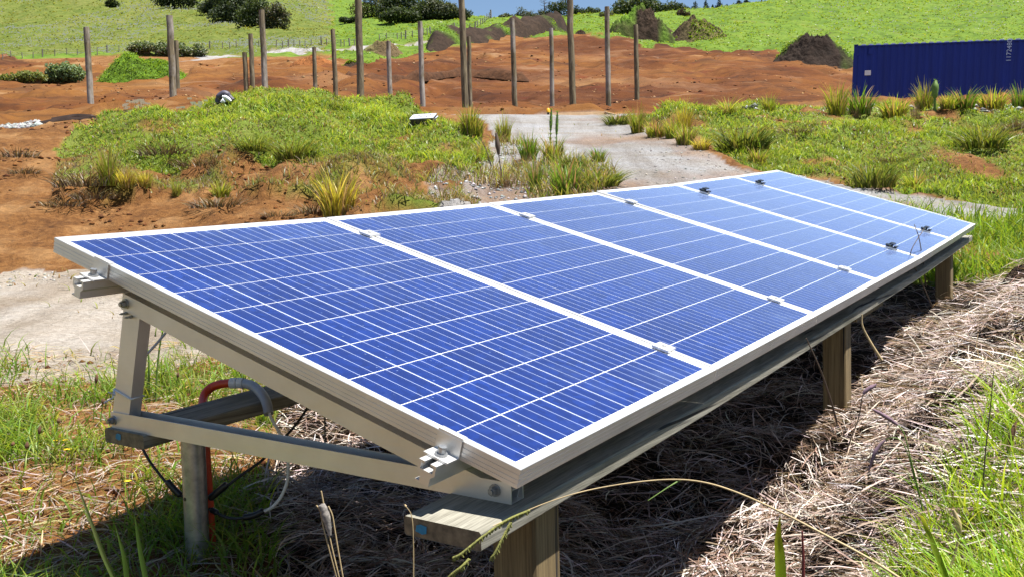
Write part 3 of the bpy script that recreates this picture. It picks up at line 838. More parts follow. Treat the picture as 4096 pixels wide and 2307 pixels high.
# ------------------------------------------------------------------ conduit and cables at the near end
M_RED = plain('orange_conduit', (.52, .045, .012), .4, .15, 12)
M_GREY = plain('grey_conduit', (.30, .32, .36), .4, .12, 12)
M_WHITE = plain('white_cable', (.62, .62, .60), .5, .1, 20)
M_BLACK = plain('black_cable', (.010, .010, .012), .4, .2, 20)
M_TIE = plain('cable_tie', (.62, .64, .66), .4, .1, 20)
def path(pts): return smooth_path([at(u, v, D) for u, v, D in pts], 8)
D0 = float(PIPE[1])
corg = at(600, 980, D0+.14)
t = thing('conduit', 'bent orange and grey conduit arching over the rear timber beam', 'conduit', corg)
q = MB(); q.tube(path([(540, 1500, D0+.06), (528, 1300, D0+.055), (517, 1130, D0+.055), (510, 1060, D0+.09), (511, 1003, D0+.20), (527, 977, D0+.23), (552, 966, D0+.23), (582, 962, D0+.22)]), .0135, 14); q.build('orange_pipe', M_RED, t, corg)
q = MB(); q.tube([at(581, 963, D0+.22), at(597, 962.5, D0+.215)], .0165, 16, True, False); q.tube([at(599, 962.5, D0+.215), at(613, 963, D0+.21)], .0165, 16, True, False); q.build('collar', M_TIE, t, corg)
q = MB(); q.tube(path([(600, 963, D0+.214), (618, 964, D0+.205), (640, 972, D0+.17), (660, 992, D0+.12), (671, 1014, D0+.09), (676, 1040, D0+.07)]), .0145, 16); q.build('grey_bend', M_GREY, t, corg)
q = MB(); q.tube(path([(677, 1036, D0+.07), (683, 1052, D0+.06), (700, 1082, D0+.05), (719, 1125, D0+.05), (725, 1170, D0+.05), (722, 1212, D0+.05), (706, 1250, D0+.04), (684, 1275, D0+.03), (662, 1286, D0+.02)]), .0048, 8); q.build('white_cable', M_WHITE, t, corg)
corg2 = at(540, 1260, D0)
t = thing('black_cable', 'black solar cables with connectors sagging behind the steel post', 'cable', corg2)
def cable(pts, r=.0042): q = MB(); q.tube(path(pts), r, 8); q.build('wire', M_BLACK, t, corg2)
def conn(pts, r=.0095): q = MB(); q.tube(path(pts), [r*.7] + [r]*(len(path(pts))-2) + [r*.7], 10); q.build('connector', M_BLACK, t, corg2)
cable([(345, 1100, D0+.1), (372, 1152, D0+.08), (398, 1188, D0+.07), (425, 1220, D0+.06), (452, 1243, D0+.05), (490, 1262, D0+.05)]); conn([(420, 1208, D0+.055), (437, 1228, D0+.052), (455, 1246, D0+.05)])
cable([(790, 990, D0+.25), (770, 1030, D0+.22), (735, 1078, D0+.18), (690, 1125, D0+.12), (655, 1160, D0+.08), (610, 1192, D0+.05), (570, 1222, D0+.03), (530, 1252, D0+.03)]); conn([(572, 1216, D0+.03), (550, 1234, D0+.03), (527, 1254, D0+.03)], .0105)
cable([(662, 1286, D0+.02), (620, 1300, D0+.02), (580, 1303, D0+.02), (545, 1290, D0+.03), (526, 1278, D0+.04)]); conn([(664, 1283, D0+.02), (640, 1295, D0+.02), (612, 1301, D0+.02)], .0095); conn([(548, 1290, D0+.03), (530, 1280, D0+.04)], .0085)
cable([(422, 830, D0+.55), (390, 868, D0+.4), (355, 905, D0+.2), (325, 935, D0+.05), (318, 990, D0+.06)])
cable([(817, 1040, D0+.6), (818, 1120, D0+.6), (822, 1180, D0+.6)], .003)
tt = at(310, 1000, float(PP(0, .08, 1.24, -.4)[1]))
t = thing('cable_tie', 'clear plastic cable tie knotted round the upright tilt leg', 'cable tie', tt)
q = MB()
lc = [PP(0, a, b, -.36) for a, b in ((.061, 1.2765), (.061, 1.2035), (.1005, 1.2035), (.1005, 1.2765), (.061, 1.2765))]
q.tube(lc, .0028, 6); q.tube([lc[0], at(290, 993, lc[0][1]-.02), at(272, 985, lc[0][1]-.03)], .0018, 6); q.tube([lc[0], at(284, 1000, lc[0][1]-.02), at(262, 1012, lc[0][1]-.04)], .0022, 6)
q.build('strap', M_TIE, t, tt)

# ------------------------------------------------------------------ round poles on the building pad
def m_pole():
    def bd(nt, b):
        co = objco(nt); oi = N(nt, 'ShaderNodeObjectInfo')
        sh = N(nt, 'ShaderNodeVectorMath'); sh.operation = 'ADD'; nt.links.new(co, sh.inputs[0])
        cx = N(nt, 'ShaderNodeCombineXYZ'); nt.links.new(math_(nt, 'MULTIPLY', oi.outputs['Random'], 50), cx.inputs[2]); nt.links.new(cx.outputs[0], sh.inputs[1])
        g = noise(nt, 3.2, 8, stretch(nt, sh.outputs[0], 5, 5, .6), .65, .5); k = noise(nt, 1.1, 6, stretch(nt, sh.outputs[0], 1.5, 1.5, .7), .7)
        col = ramp(nt, g, [(.36, (.05, .040, .024)), (.5, (.125, .098, .055)), (.64, (.22, .18, .11))])
        pale = ramp(nt, g, [(.3, (.17, .15, .13)), (.6, (.33, .30, .27))])
        col = mixc(nt, math_(nt, 'MULTIPLY', math_(nt, 'SUBTRACT', k, math_(nt, 'SUBTRACT', .68, math_(nt, 'MULTIPLY', oi.outputs['Random'], .30)), True), 6, True), col, pale)
        nt.links.new(col, b.inputs['Base Color']); bump(nt, b, g, .5, .02)
    return mat('pole_timber', bd, .85)
M_POLE = m_pole()
POLES = [  # top u, v; bottom u, v; width in px; label
 (217,70,231,296,15,'leftmost timber pole, standing over the stacked dark boards'),
 (427,40,438,268,17,'tall weathered timber pole beside the bright green grassy hump'),
 (443,103,449,264,11,'thin short timber pole touching the tall pole by the grassy hump'),
 (615,133,621,252,12,'shortest timber pole of the close trio behind the grassy mound'),
 (630,86,637,250,12,'middle timber pole of the close trio behind the grassy mound'),
 (658,26,668,248,15,'tallest timber pole of the close trio behind the grassy mound'),
 (790,120,794,250,11,'short timber pole in front of the orange cone of earth'),
 (838,75,845,254,12,'timber pole just right of the orange cone of earth'),
 (900,-24,908,262,18,'thick timber pole cut by the picture top, left of the sod heap'),
 (977,105,983,289,12,'short dark timber pole in front of the dark sod heap'),
 (1057,55,1064,291,13,'timber pole standing behind the upturned plastic crate'),
 (1160,-24,1171,286,16,'pale patchy pole cut by the picture top, left of the long berm'),
 (1179,93,1183,284,11,'short grey pole touching the pale patchy pole'),
 (1289,48,1296,292,13,'pale whitish pole with bleached middle in front of the long berm'),
 (1386,72,1390,294,11,'dark pole behind the peg with the yellow cap'),
 (1433,-24,1442,294,16,'thick dark pole cut by the picture top, behind the pine batten'),
 (1527,18,1531,289,13,'dark pole at the corner where the two pine battens meet'),
 (1599,63,1603,286,12,'rightmost timber pole, in front of the broad grassed spoil heap'),
]
for k, (u1, v1, u2, v2, w, lab) in enumerate(POLES):
    D = 31.0 + (17-w)*1.5
    dia = w*D/2370
    b_ = at(u2, v2, D); g_ = float(ground(b_[0], b_[1]))
    t_ = at(u1, v1, D); b_ = b_ + (b_ - t_) * max(0, (b_[2]-g_+.3)/(t_[2]-b_[2]))
    q = MB(); n = 7
    pts = [b_ + (t_-b_)*i/n + np.array([rng.normal(0, .008), rng.normal(0, .008), 0]) for i in range(n+1)]
    q.tube(pts, [dia/2*(1.04-.10*i/n) for i in range(n+1)], 14, True)
    o = q.build('timber_pole', M_POLE, None, b_); o.location = tuple(b_)
    tag(o, lab, 'pole', 'round timber poles on the building pad')

# profile battens and peg at the crest of the track
M_PINE = plain('fresh_pine', (.42, .27, .15), .7, .15, 6)
def board(u1, v1, D1, u2, v2, D2, h, lab):
    a = at(u1, v1, D1); b2 = at(u2, v2, D2); d = b2-a; nn = np.array([d[1], -d[0], 0]); nn /= np.linalg.norm(nn)
    q = MB(); q.box(a, d, nn*.03, (0, 0, -h)); o = q.build('pine_batten', M_PINE, None, a); o.location = tuple(a)
    return tag(o, lab, 'batten', 'pine profile battens at the crest')
board(1375, 285.5, 22.5, 1520, 281, 24, .10, 'long pale pine batten running from the yellow capped peg')
board(1524, 281.5, 24, 1556, 289, 22, .10, 'short pine batten angling off the corner by the dark pole')
for u_, v_ , D_, lab, cap in ((1379, 277, 22.4, 'dark peg with a yellow cap at the left end of the pine batten', True), (1522, 279, 24.1, 'pale wooden peg at the corner of the pine battens', False)):
    a = at(u_, v_, D_); g_ = float(ground(a[0], a[1])) - .2
    t = thing('survey_peg', lab, 'peg', (a[0], a[1], g_))
    q = MB(); q.cbox((a[0], a[1], (a[2]+g_)/2), .05, .05, a[2]-g_); q.build('stake', M_BLACK if cap else M_PINE, t, (a[0], a[1], g_))
    if cap:
        q = MB(); q.tube([(a[0], a[1], a[2]-.06), (a[0], a[1], a[2]+.01), (a[0], a[1], a[2]+.04)], [.045, .045, .02], 10); q.build('cap', plain('yellow_cap', (.75, .33, .01), .5), t, (a[0], a[1], g_))

# ------------------------------------------------------------------ blue shipping container
def m_blue(name, c, sp):
    def bd(nt, b):
        co = objco(nt); f = noise(nt, .9, 6, stretch(nt, co, 3, 3, .25), .6)
        nt.links.new(ramp(nt, f, [(.3, tuple(x*.8 for x in c)), (.7, tuple(x*1.2 for x in c))]), b.inputs['Base Color'])
    return mat(name, bd, sp)
M_CONT = m_blue('container_blue', (.001, .018, .21), .65)
M_CROOF = m_blue('container_roof_sunlit', (.62, .68, .74), .35)  # pale colour paints the sun's glare onto the blue roof
M_DARK = plain('dark_gap', (.006, .006, .008), .9)
P1 = at(2149, 113, 43.0); P2 = at(2576, 97, 40.75)
ex = (P2-P1)/np.linalg.norm(P2-P1); ey = np.array([-ex[1], ex[0], 0]); ey /= np.linalg.norm(ey)      # away from the camera
if ey[1] < 0: ey = -ey
ez = np.cross(ex, ey); ez = ez if ez[2] > 0 else -ez
LC, HC, WC = 12.19, 2.6, 2.44
O = P1 - ez*HC
RC = np.stack([ex, ey, ez], 1)
t = thing('shipping_container', 'long navy blue shipping container on the rise behind the grass clumps', 'container', O)
def CW(x, y, z): return O + RC @ np.array([x, y, z], float)
def cbox(q, x0, x1, y0, y1, z0, z1): q.box(CW(x0, y0, z0), ex*(x1-x0), ey*(y1-y0), ez*(z1-z0))
def corr(q, n, L0, L1, y, dep, z0, z1):
    pitch = (L1-L0)/n; xs = []
    for k in range(n):
        x = L0+k*pitch
        xs += [(x, 0), (x+pitch*.26, 0), (x+pitch*.5, dep), (x+pitch*.76, dep)]
    xs.append((L1, 0))
    vs_ = [CW(x, y+d, z) for z in (z0, z1) for x, d in xs]; m_ = len(xs)
    q.add(vs_, [(i, i+1, m_+i+1, m_+i) for i in range(m_-1)])
q = MB(); corr(q, 42, .18, LC-.18, .02, .036, .16, HC-.11); q.build('side_panel', M_CONT, t, O)
q = MB(); corr(q, 42, .18, LC-.18, WC-.03, -.036, .16, HC-.11); q.build('side_panel', M_CONT, t, O)
for x in (0, LC-.17):
    for y in (0, WC-.17): q = MB(); cbox(q, x, x+.17, y, y+.17, .12, HC-.12); q.build('corner_post', M_CONT, t, O)
for y in (0, WC-.06):
    q = MB(); cbox(q, .17, LC-.17, y, y+.06, HC-.11, HC-.045); q.build('top_rail', M_CONT, t, O)
    q = MB(); cbox(q, .17, LC-.17, y, y+.06, 0, .16); q.build('bottom_rail', M_CONT, t, O)
q = MB(); cbox(q, .04, .09, .17, WC-.17, .1, HC-.1); q.build('end_wall', M_CONT, t, O)
q = MB(); cbox(q, LC-.09, LC-.04, .17, WC-.17, .1, HC-.1); q.build('end_wall', M_CONT, t, O)
for x in (-.005, LC-.173):
    for y in (-.005, WC-.157):
        for z in (0, HC-.12):
            q = MB(); cbox(q, x, x+.178, y, y+.162, z, z+.12); c_ = q.build('corner_casting', M_CONT, t, O)
            q = MB(); cbox(q, x+.05, x+.11, y-.002, y, z+.03, z+.09); q.build('casting_hole', M_DARK, c_, O)
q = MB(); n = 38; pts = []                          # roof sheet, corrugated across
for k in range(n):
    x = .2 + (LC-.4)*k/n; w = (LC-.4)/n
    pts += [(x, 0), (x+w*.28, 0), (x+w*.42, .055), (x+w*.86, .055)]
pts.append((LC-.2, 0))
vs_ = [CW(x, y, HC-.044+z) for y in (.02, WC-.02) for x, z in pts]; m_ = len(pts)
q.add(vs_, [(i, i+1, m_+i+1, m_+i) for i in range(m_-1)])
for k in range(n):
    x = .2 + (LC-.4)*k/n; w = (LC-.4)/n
    q.add([CW(x+w*.28, .019, HC-.044), CW(x+w, .019, HC-.044), CW(x+w*.86, .019, HC+.011), CW(x+w*.42, .019, HC+.011)], [(0, 1, 2, 3)])  # pale front caps, sunlight on the roof ridges painted in
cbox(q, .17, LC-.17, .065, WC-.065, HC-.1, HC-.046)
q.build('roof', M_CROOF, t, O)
q = MB(); cbox(q, .62, .80, -.004, .018, HC-.46, HC-.18); q.build('vent', M_CONT, t, O)
q = MB(); cbox(q, 8.62, 8.8, -.004, .018, HC-.46, HC-.18); q.build('vent', M_CONT, t, O)
M_STK = plain('white_sticker', (.75, .76, .76), .6, .05)
def on_front(u, v):                                  # container coordinates of a pixel on its front
    d = ray(u, v); k = (ey @ (O - [0, 0, EYE])) / (ey @ d); p = np.array([0, 0, EYE]) + d*k - O
    return p @ ex, p @ ez
sx, sz = on_front(2183, 184)
q = MB(); cbox(q, sx-.13, sx+.13, -.012, -.006, sz-.11, sz+.11); cbox(q, sx-.02, sx+.02, -.006, .06, sz-.02, sz+.02); q.build('white_sticker', M_STK, t, O)
sx, sz = on_front(2539, 128)
fc = bpy.data.curves.new('code', 'FONT'); fc.body = '1172480'; fc.size = .265; fc.align_x = 'CENTER'; fc.align_y = 'CENTER'; fc.extrude = .0015; fc.space_character = 1.03
fo = bpy.data.objects.new('code', fc); COLL.objects.link(fo); fo.parent = t; fc.materials.append(plain('white_lettering', (.50, .62, .80), .6, .05))
Rt = np.stack([ez, -ex, -ey], 1); pp = RC @ np.array([sx, -.006, sz])
fm_ = Matrix([[*Rt[0], pp[0]], [*Rt[1], pp[1]], [*Rt[2], pp[2]], [0, 0, 0, 1]])
bpy.context.view_layer.update()
fmesh = bpy.data.meshes.new_from_object(fo.evaluated_get(bpy.context.evaluated_depsgraph_get()))
bpy.data.objects.remove(fo); fo = link('code', fmesh, t)
fo.matrix_local = Matrix([[*Rt[0], pp[0]], [*Rt[1], pp[1]], [*Rt[2], pp[2]], [0, 0, 0, 1]])

# ------------------------------------------------------------------ upturned crate
c = hit(1068, 317); D = c[1]; w = 60*D/2370
M_CRT = plain('crate_plastic', (.40, .41, .50), .5, .12, 10); M_CRS = plain('stained_plastic', (.06, .05, .045), .7, .6, 18)
t = thing('plastic_crate', 'upturned grey plastic crate with dark stained sides on the grassy crest', 'crate', c)
yw = math.radians(-14); Rz = _rz(yw) @ _rx(math.radians(25))
def CR(x, y, z): return c + Rz @ np.array([x, y, z]) * w
q = MB(); h = .34
bt = [(-.42, -.22), (.42, -.22), (.42, .22), (-.42, .22)]; tp = [(-.5, -.28), (.5, -.28), (.5, .28), (-.5, .28)]
q.sweep([[CR(x, y, -.1) for x, y in bt], [CR(x, y, h) for x, y in tp]]); q.build('side', M_CRS, t, c)
q = MB(); q.sweep([[CR(x*1.03, y*1.03, h) for x, y in tp], [CR(x*1.03, y*1.03, h+.035) for x, y in tp]]); top = q.build('lid', M_CRT, t, c)
q = MB()
for x, y in ((-.33, -.1), (-.2, .1), (-.06, -.1), (.06, .1), (.2, -.12), (.3, .1)):
    q.sweep([[CR(x+a, y+b, h+.0355) for a, b in ((-.035, -.03), (.035, -.03), (.035, .03), (-.035, .03))], [CR(x+a, y+b, h+.044) for a, b in ((-.035, -.03), (.035, -.03), (.035, .03), (-.035, .03))]])
q.build('cap', M_BLACKC, top, c)  # dark blocks added on the lid to stand for the shade in its holes
q = MB(); q.tube(smooth_path([CR(.5, -.16, .22), CR(.58, -.14, .30), CR(.6, 0, .31), CR(.58, .14, .28), CR(.49, .16, .2)], 5), .025*w, 8); q.build('handle', M_CRT, t, c)

# stacked dark boards and bag on the mound
M_RUST = plain('dark_boards', (.11, .075, .06), .8, .5, 4)
def plank(us, D, wdt, thick, lab, rise=0):
    pts = [on_ground(u, v, D) for u, v in us]
    for p, (u, v) in zip(pts, us): p[2] = max(p[2]+.03, at(u, v, D)[2])
    q = MB(); P = smooth_path(pts, 5)
    q.sweep([[p + np.array([0, -wdt/2, -thick]), p + np.array([0, wdt/2, -thick]), p + np.array([0, wdt/2, 0]), p + np.array([0, -wdt/2, 0])] for p in P])
    o = q.build('board', M_RUST, None, pts[0]); o.location = tuple(pts[0]); tag(o, lab, 'board', 'dark weathered boards lying on the mound')
plank([(98, 312), (170, 310), (250, 304), (330, 297)], 15.8, .35, .05, 'lowest long dark board beside the heap of white stones')
plank([(140, 307), (195, 300), (215, 297.5), (240, 300)], 16.2, .3, .04, 'warped brown board bowed up in front of the leftmost pole')
plank([(270, 302), (310, 297), (352, 289)], 16.6, .3, .04, 'grey brown board at the right end of the pile')

M_BAGW = plain('sack_white', (.66, .67, .72), .6, .1, 20); M_BAGD = plain('sack_dark', (.05, .045, .07), .6, .3, 20)
c = hit(566, 262); D = c[1]; s = D/2370
t = thing('rubbish_sack', 'crumpled white and dark striped sack on top of the grassy mound', 'sack', c)
q = MB(); q.tube(smooth_path([c+np.array([-19*s, 0, 0]), c+np.array([-14*s, 0, 14*s]), c+np.array([-2*s, 0, 22*s]), c+np.array([8*s, 0, 18*s]), c+np.array([20*s, 0, 6*s])], 5), [7*s]*5 + [9*s]*11 + [6*s]*5, 10); q.build('dark_fold', M_BAGD, t, c)
q = MB(); q.tube(smooth_path([c+np.array([-3*s, -9*s, 14*s]), c+np.array([6*s, -9*s, 12*s]), c+np.array([18*s, -8*s, 2*s])], 5), [3*s]*3 + [4.4*s]*6 + [3*s]*2, 8); q.tube([c+np.array([-6*s, -8*s, 0]), c+np.array([-1*s, -9*s, 5*s]), c+np.array([3*s, -8*s, 0])], [4*s, 6*s, 4*s], 8); q.tube([c+np.array([2*s, 2*s, 26*s]), c+np.array([8*s, 2*s, 25*s])], [4*s, 3*s], 8); q.build('white_fold', M_BAGW, t, c)

# ------------------------------------------------------------------ rough heaps: spoil, sods, rocks
def lumpy(name, c, rx, ry, h, material, cols_fn, seed, res=(40, 22), rough=.35, peak=1.0, tilt=0.0, cut=None):
    """a heap standing on the ground, with a rough surface; colours per vertex"""
    n, m_ = res
    a = np.linspace(0, 2*math.pi, n, endpoint=False)[:, None]; r_ = np.linspace(0, 1, m_)[None, :]**.85
    x = np.cos(a)*r_*rx; y = np.sin(a)*r_*ry
    wob = .75 + .5*fbm(np.cos(a)*1.3+seed, np.sin(a)*1.3+seed*2, seed, 3)
    x = x*wob; y = y*wob
    dome = np.clip(1 - r_**peak, 0, 1)
    lump = fbm(x/rx*2.4+seed, y/ry*2.4, seed, 4)
    z = h*(dome*(.75+rough*1.6*(lump-.5)) + .30*rough*dome**.5*(fbm(x/rx*9, y/ry*9+seed, seed+3, 4)-.5)*2 + .10*dome**.5*(fbm(x/rx*26, y/ry*26+seed, seed+5, 3)-.5)*2) + tilt*x/rx*h*dome
    X = c[0]+x; Y = c[1]+y
    Z = base_ground(X, Y) + z - .04*h*(r_**4) - .06*h
    V = np.stack([X, Y, Z], -1).reshape(-1, 3)
    i = np.arange(n)[:, None]; j = np.arange(m_-1)[None, :]; i2 = (i+1) % n
    Fq = np.stack([i*m_+j, i*m_+j+1, i2*m_+j+1, i2*m_+j], -1).reshape(-1, 4)
    cols = cols_fn(x/rx, y/ry, dome, lump, X, Y).reshape(-1, 3)
    me = mesh_np(name, V - np.asarray(c)[None, :], Fq, material, cols)
    o = link(name, me); o.location = tuple(c)
    return o

def m_vcol(name, rough=.95, bs=.8, bd_=.05, nsc=6.0):
    m = bpy.data.materials.new(name); m.use_nodes = True; nt = m.node_tree; b = nt.nodes['Principled BSDF']
    b.inputs['Roughness'].default_value = rough; b.inputs['Specular IOR Level'].default_value = .15
    a = N(nt, 'ShaderNodeAttribute', attribute_name='Col'); n_ = noise(nt, nsc, 7, geopos(nt), .7)
    nt.links.new(mixc(nt, 1.0, a.outputs['Color'], ramp(nt, n_, [(.3, (.45,)*3), (.5, (1,)*3), (.72, (1.6,)*3)]), 'MULTIPLY'), b.inputs['Base Color'])
    bump(nt, b, n_, bs, bd_)
    return m
M_HEAP = m_vcol('loose_earth', .95, .9, .25, 1.6)
M_CLOD = m_vcol('clod_earth', .95, .8, .03, 14)
def earth(c1, c2, grass=0.0, gcol=(.075, .14, .012)):
    def f(x, y, dome, lump, X, Y):
        a = fbm(X*.5, Y*.5, 5, 4)[..., None]
        col = np.array(c1)*(1-a) + np.array(c2)*a
        g = np.clip((fbm(X*.22+9, Y*.22, 17, 4)-(1-grass))*9, 0, 1)[..., None]
        return col*(1-g) + np.array(gcol)*g
    return f
DARK = ((.014, .009, .006), (.042, .026, .017))
def heap(u1, u2, vb, vt, lab, cf, seed, dep=.7, **kw):
    uc = (u1+u2)/2; c = hit(uc, vb); D = c[1]; rx = (u2-u1)/2*D/2370*1.05; h = (vb-vt)*D/2370*1.25
    c = on_ground(uc, vb, D + rx*dep*.5)
    o = lumpy('spoil_heap', c, rx, rx*dep, h, M_HEAP, cf, seed, (130, 60), **kw)
    return tag(o, lab, 'spoil heap', 'heaps of earth around the cutting')
heap(706, 872, 165, 120, 'orange brown cone of loose earth at the left of the cutting', earth((.13, .042, .012), (.22, .085, .026)), 3, .8, rough=.2, peak=.95)
heap(905, 1022, 136, 99, 'tan and dark sod heap in the green field by the track', earth((.045, .03, .016), (.16, .115, .055), .42, (.14, .13, .05)), 5, rough=.5, peak=1.6)
heap(1535, 1700, 100, 12, 'broad spoil heap with grass growing over its top', earth(*DARK, .52), 9, .6, rough=.5, peak=1.5)
heap(1585, 1712, 92, 52, 'bare dark brown tip of earth at the foot of the grassed heap', earth((.026, .016, .010), (.050, .030, .019)), 12, .8, rough=.15, peak=1.2)
heap(1690, 1836, 94, 36, 'dark lumpy heap tapering to the right, next to the grassed heap', earth(*DARK, .36, (.12, .10, .04)), 15, rough=.6, peak=1.3)
heap(1925, 2165, 158, 64, 'large black soil heap beside the blue container', earth((.012, .008, .006), (.034, .021, .015), .33), 19, .8, rough=.42, peak=1.35)
heap(1440, 1480, 88, 70, 'small dark clod of earth on the field edge', earth(*DARK), 23, rough=.5, peak=1.7)
heap(860, 925, 166, 150, 'low dark ridge of spilt soil left of the sod heap', earth(*DARK, .3), 24, rough=.5, peak=1.6)
# the long berm is one heap that follows the top of the cutting
def berm():
    ctl = [(1085, 131, 96), (1125, 126, 90), (1180, 116, 82), (1230, 107, 78), (1290, 98, 66), (1350, 91, 50), (1400, 85, 42), (1440, 80, 46)]
    base_ = [hit_base(u, vb) for u, vb, vt in ctl]
    n = 110; m_ = 26
    q = np.linspace(0, len(ctl)-1, n); uu = np.interp(q, range(len(ctl)), [c_[0] for c_ in ctl]); vt = np.interp(q, range(len(ctl)), [c_[2] for c_ in ctl]); vb = np.interp(q, range(len(ctl)), [c_[1] for c_ in ctl])
    Dd = np.interp(q, range(len(ctl)), base_)
    V = np.zeros((n, m_, 3)); ends = np.clip(np.minimum(q, len(ctl)-1-q)*1.6, 0, 1)**.6
    tt_ = np.linspace(-1, 1, m_)
    for k in range(n):
        D_ = Dd[k] + 4 + tt_*5.5
        s_ = np.interp(uu[k], _us, _S)
        X = s_*D_; Y = D_
        hh = (vb[k]-vt[k])*Dd[k]/2370*1.75*ends[k]
        prof_ = np.clip(1-np.abs(tt_)**1.7, 0, 1)
        lump = fbm(X*.45, Y*.45, 77, 4)
        V[k] = np.stack([X, Y, base_ground(X, Y) + hh*prof_*(.62+.75*(lump-.3)) - .15], -1)
    V = V.reshape(-1, 3); i = np.arange(n-1)[:, None]*m_ + np.arange(m_-1)[None, :]
    Fq = np.stack([i, i+m_, i+m_+1, i+1], -1).reshape(-1, 4)
    cols = earth(*DARK, .34)(None, None, None, None, V[:, 0], V[:, 1])
    c = V.mean(0); o = link('spoil_berm', mesh_np('spoil_berm', V-c, Fq, M_HEAP, cols)); o.location = tuple(c)
    tag(o, 'long dark berm of stripped topsoil and sods along the cutting top', 'spoil heap', 'heaps of earth around the cutting')
berm()
# eroded dark lip across the pad
def lip(pts, hgt, lab):
    P = smooth_path([on_ground(u, v, hit_base(u, v)) for u, v in pts], 14); n = len(P); m_ = 9
    V = []
    for k, p in enumerate(P):
        e = min(1, min(k, n-1-k)/6)
        for j in range(m_):
            f = j/(m_-1); y = -1.2 + f*3.2
            hh = hgt*e*(.5+1.0*float(fbm(k*.13, j*.35, 8, 3)))*(min(1, f*6) if f < .4 else max(0, 1-(f-.4)/.6))
            V.append((p[0], p[1]+y, float(base_ground(p[0], p[1]+y)) + hh - .05))
    V = np.array(V); i = np.arange(n-1)[:, None]*m_ + np.arange(m_-1)[None, :]
    Fq = np.stack([i, i+m_, i+m_+1, i+1], -1).reshape(-1, 4)
    cols = earth((.035, .018, .010), (.085, .035, .014))(None, None, None, None, V[:, 0], V[:, 1]); c = V.mean(0)
    o = link('earth_ridge', mesh_np('earth_ridge', V-c, Fq, M_HEAP, cols)); o.location = tuple(c); tag(o, lab, 'earth ridge')
lip([(860, 196), (905, 207), (955, 212), (1010, 209), (1050, 203), (1100, 196), (1160, 188), (1230, 192), (1290, 198), (1330, 200)], .45, 'dark eroded lip of earth running across the cut slope')

# grassy hump among the left poles
c = hit(372, 200); D = c[1]; rx = 124*D/2370
o = lumpy('grass_hump', on_ground(372, 200, D+2.0), rx, rx*.45, 62*D/2370*1.15, M_HEAP, earth((.055, .11, .010), (.10, .17, .014)), 31, (120, 50), rough=.5, peak=2.6, tilt=-.3)
HUMP = o
tag(o, 'bright green grassy hump on the orange earth by the tall pole', 'grassy hump')

# rocks
def rock(u, v, wpx, hpx, lab, col=(.33, .32, .32), seed=1):
    c = hit(u, v); s = c[1]/2370
    o = lumpy('rock', c, wpx*s/2, wpx*s/2*.8, hpx*s*1.5, M_CLOD, earth(tuple(x*.8 for x in col), col), seed, (22, 10), rough=.6, peak=2.2)
    tag(o, lab, 'rock')
rock(2497, 430, 30, 16, 'white rock lying in the grass of the right bank', (.55, .56, .58), 41)
rock(1178, 413, 26, 17, 'largest grey rock in the stony strip by the mound', (.34, .34, .35), 42)
rock(1163, 388, 16, 9, 'small grey rock above the largest one in the stony strip', (.34, .34, .35), 43)
rock(1215, 402, 16, 8, 'flat grey rock right of the largest one in the stony strip', (.38, .38, .38), 44)
rock(1225, 442, 22, 9, 'pale flat rock at the foot of the brown stalk', (.42, .42, .42), 45)
rock(437, 318, 12, 7, 'white stone on the grassy mound below the boards', (.6, .6, .62), 46)
# ------------------------------------------------------------------ fences
M_FPOST = plain('fence_post', (.14, .125, .10), .85, .4, 5)
M_WIRE = plain('fence_wire', (.22, .22, .22), .5, .1, 5)
def fence(pts, lab, dark, ddef=None, hpx=15):
    P = [hit(u, v) for u, v in pts]
    t = thing('wire_fence', lab, 'fence', P[0], 'wire fences below the meadow')
    tops = []
    for k, (p, (u, v)) in enumerate(zip(P, pts)):
        s = p[1]/2370; big = k in dark; h = (19 if big else hpx)*s; r_ = (2.1 if big else 1.25)*s
        lean = np.array([rng.normal(0, .05)*h, 0, h])
        q = MB(); q.tube([p-np.array([0, 0, .2]), p+lean], [r_, r_*.9], 6); q.build('post', M_FPOST, t, P[0]); tops.append((p, lean))
    for f in (.35, .62, .9):
        q = MB(); q.tube([p+l*f for p, l in tops], .22*P[0][1]/2370, 3); q.build('wire', M_WIRE, t, P[0])
fence([(7,150),(28,149),(57,148),(83,147),(107,146),(138,142),(168,140),(195,139),(245,137),(270,133),(300,131),(330,130)], 'left wire fence below the flowery meadow', (4, 9))
fence([(527,124),(560,124),(578,124),(595,123),(652,122),(695,121),(711,120),(726,120),(740,119),(755,119),(768,118),(783,117),(809,116),(822,115),(858,116),(866,116),(880,117),(892,116)], 'wire fence beside the far gravel road and the orange cone', (0, 7, 12, 16))
fence([(955,103),(972,101),(1000,100),(1010,99),(1020,98),(1038,95),(1056,92),(1065,90),(1075,89),(1083,88),(1092,87),(1097,87),(1107,84),(1118,83),(1126,82),(1138,80),(1144,79)], 'wire fence climbing across the green field behind the berm', (4, 9, 16))
fence([(1183,77),(1195,75),(1202,70),(1209,65),(1214,62),(1220,58),(1225,54),(1230,50),(1235,46),(1241,42),(1250,40)], 'wire fence running up to the skyline behind the long berm', (1, 8, 9, 10))

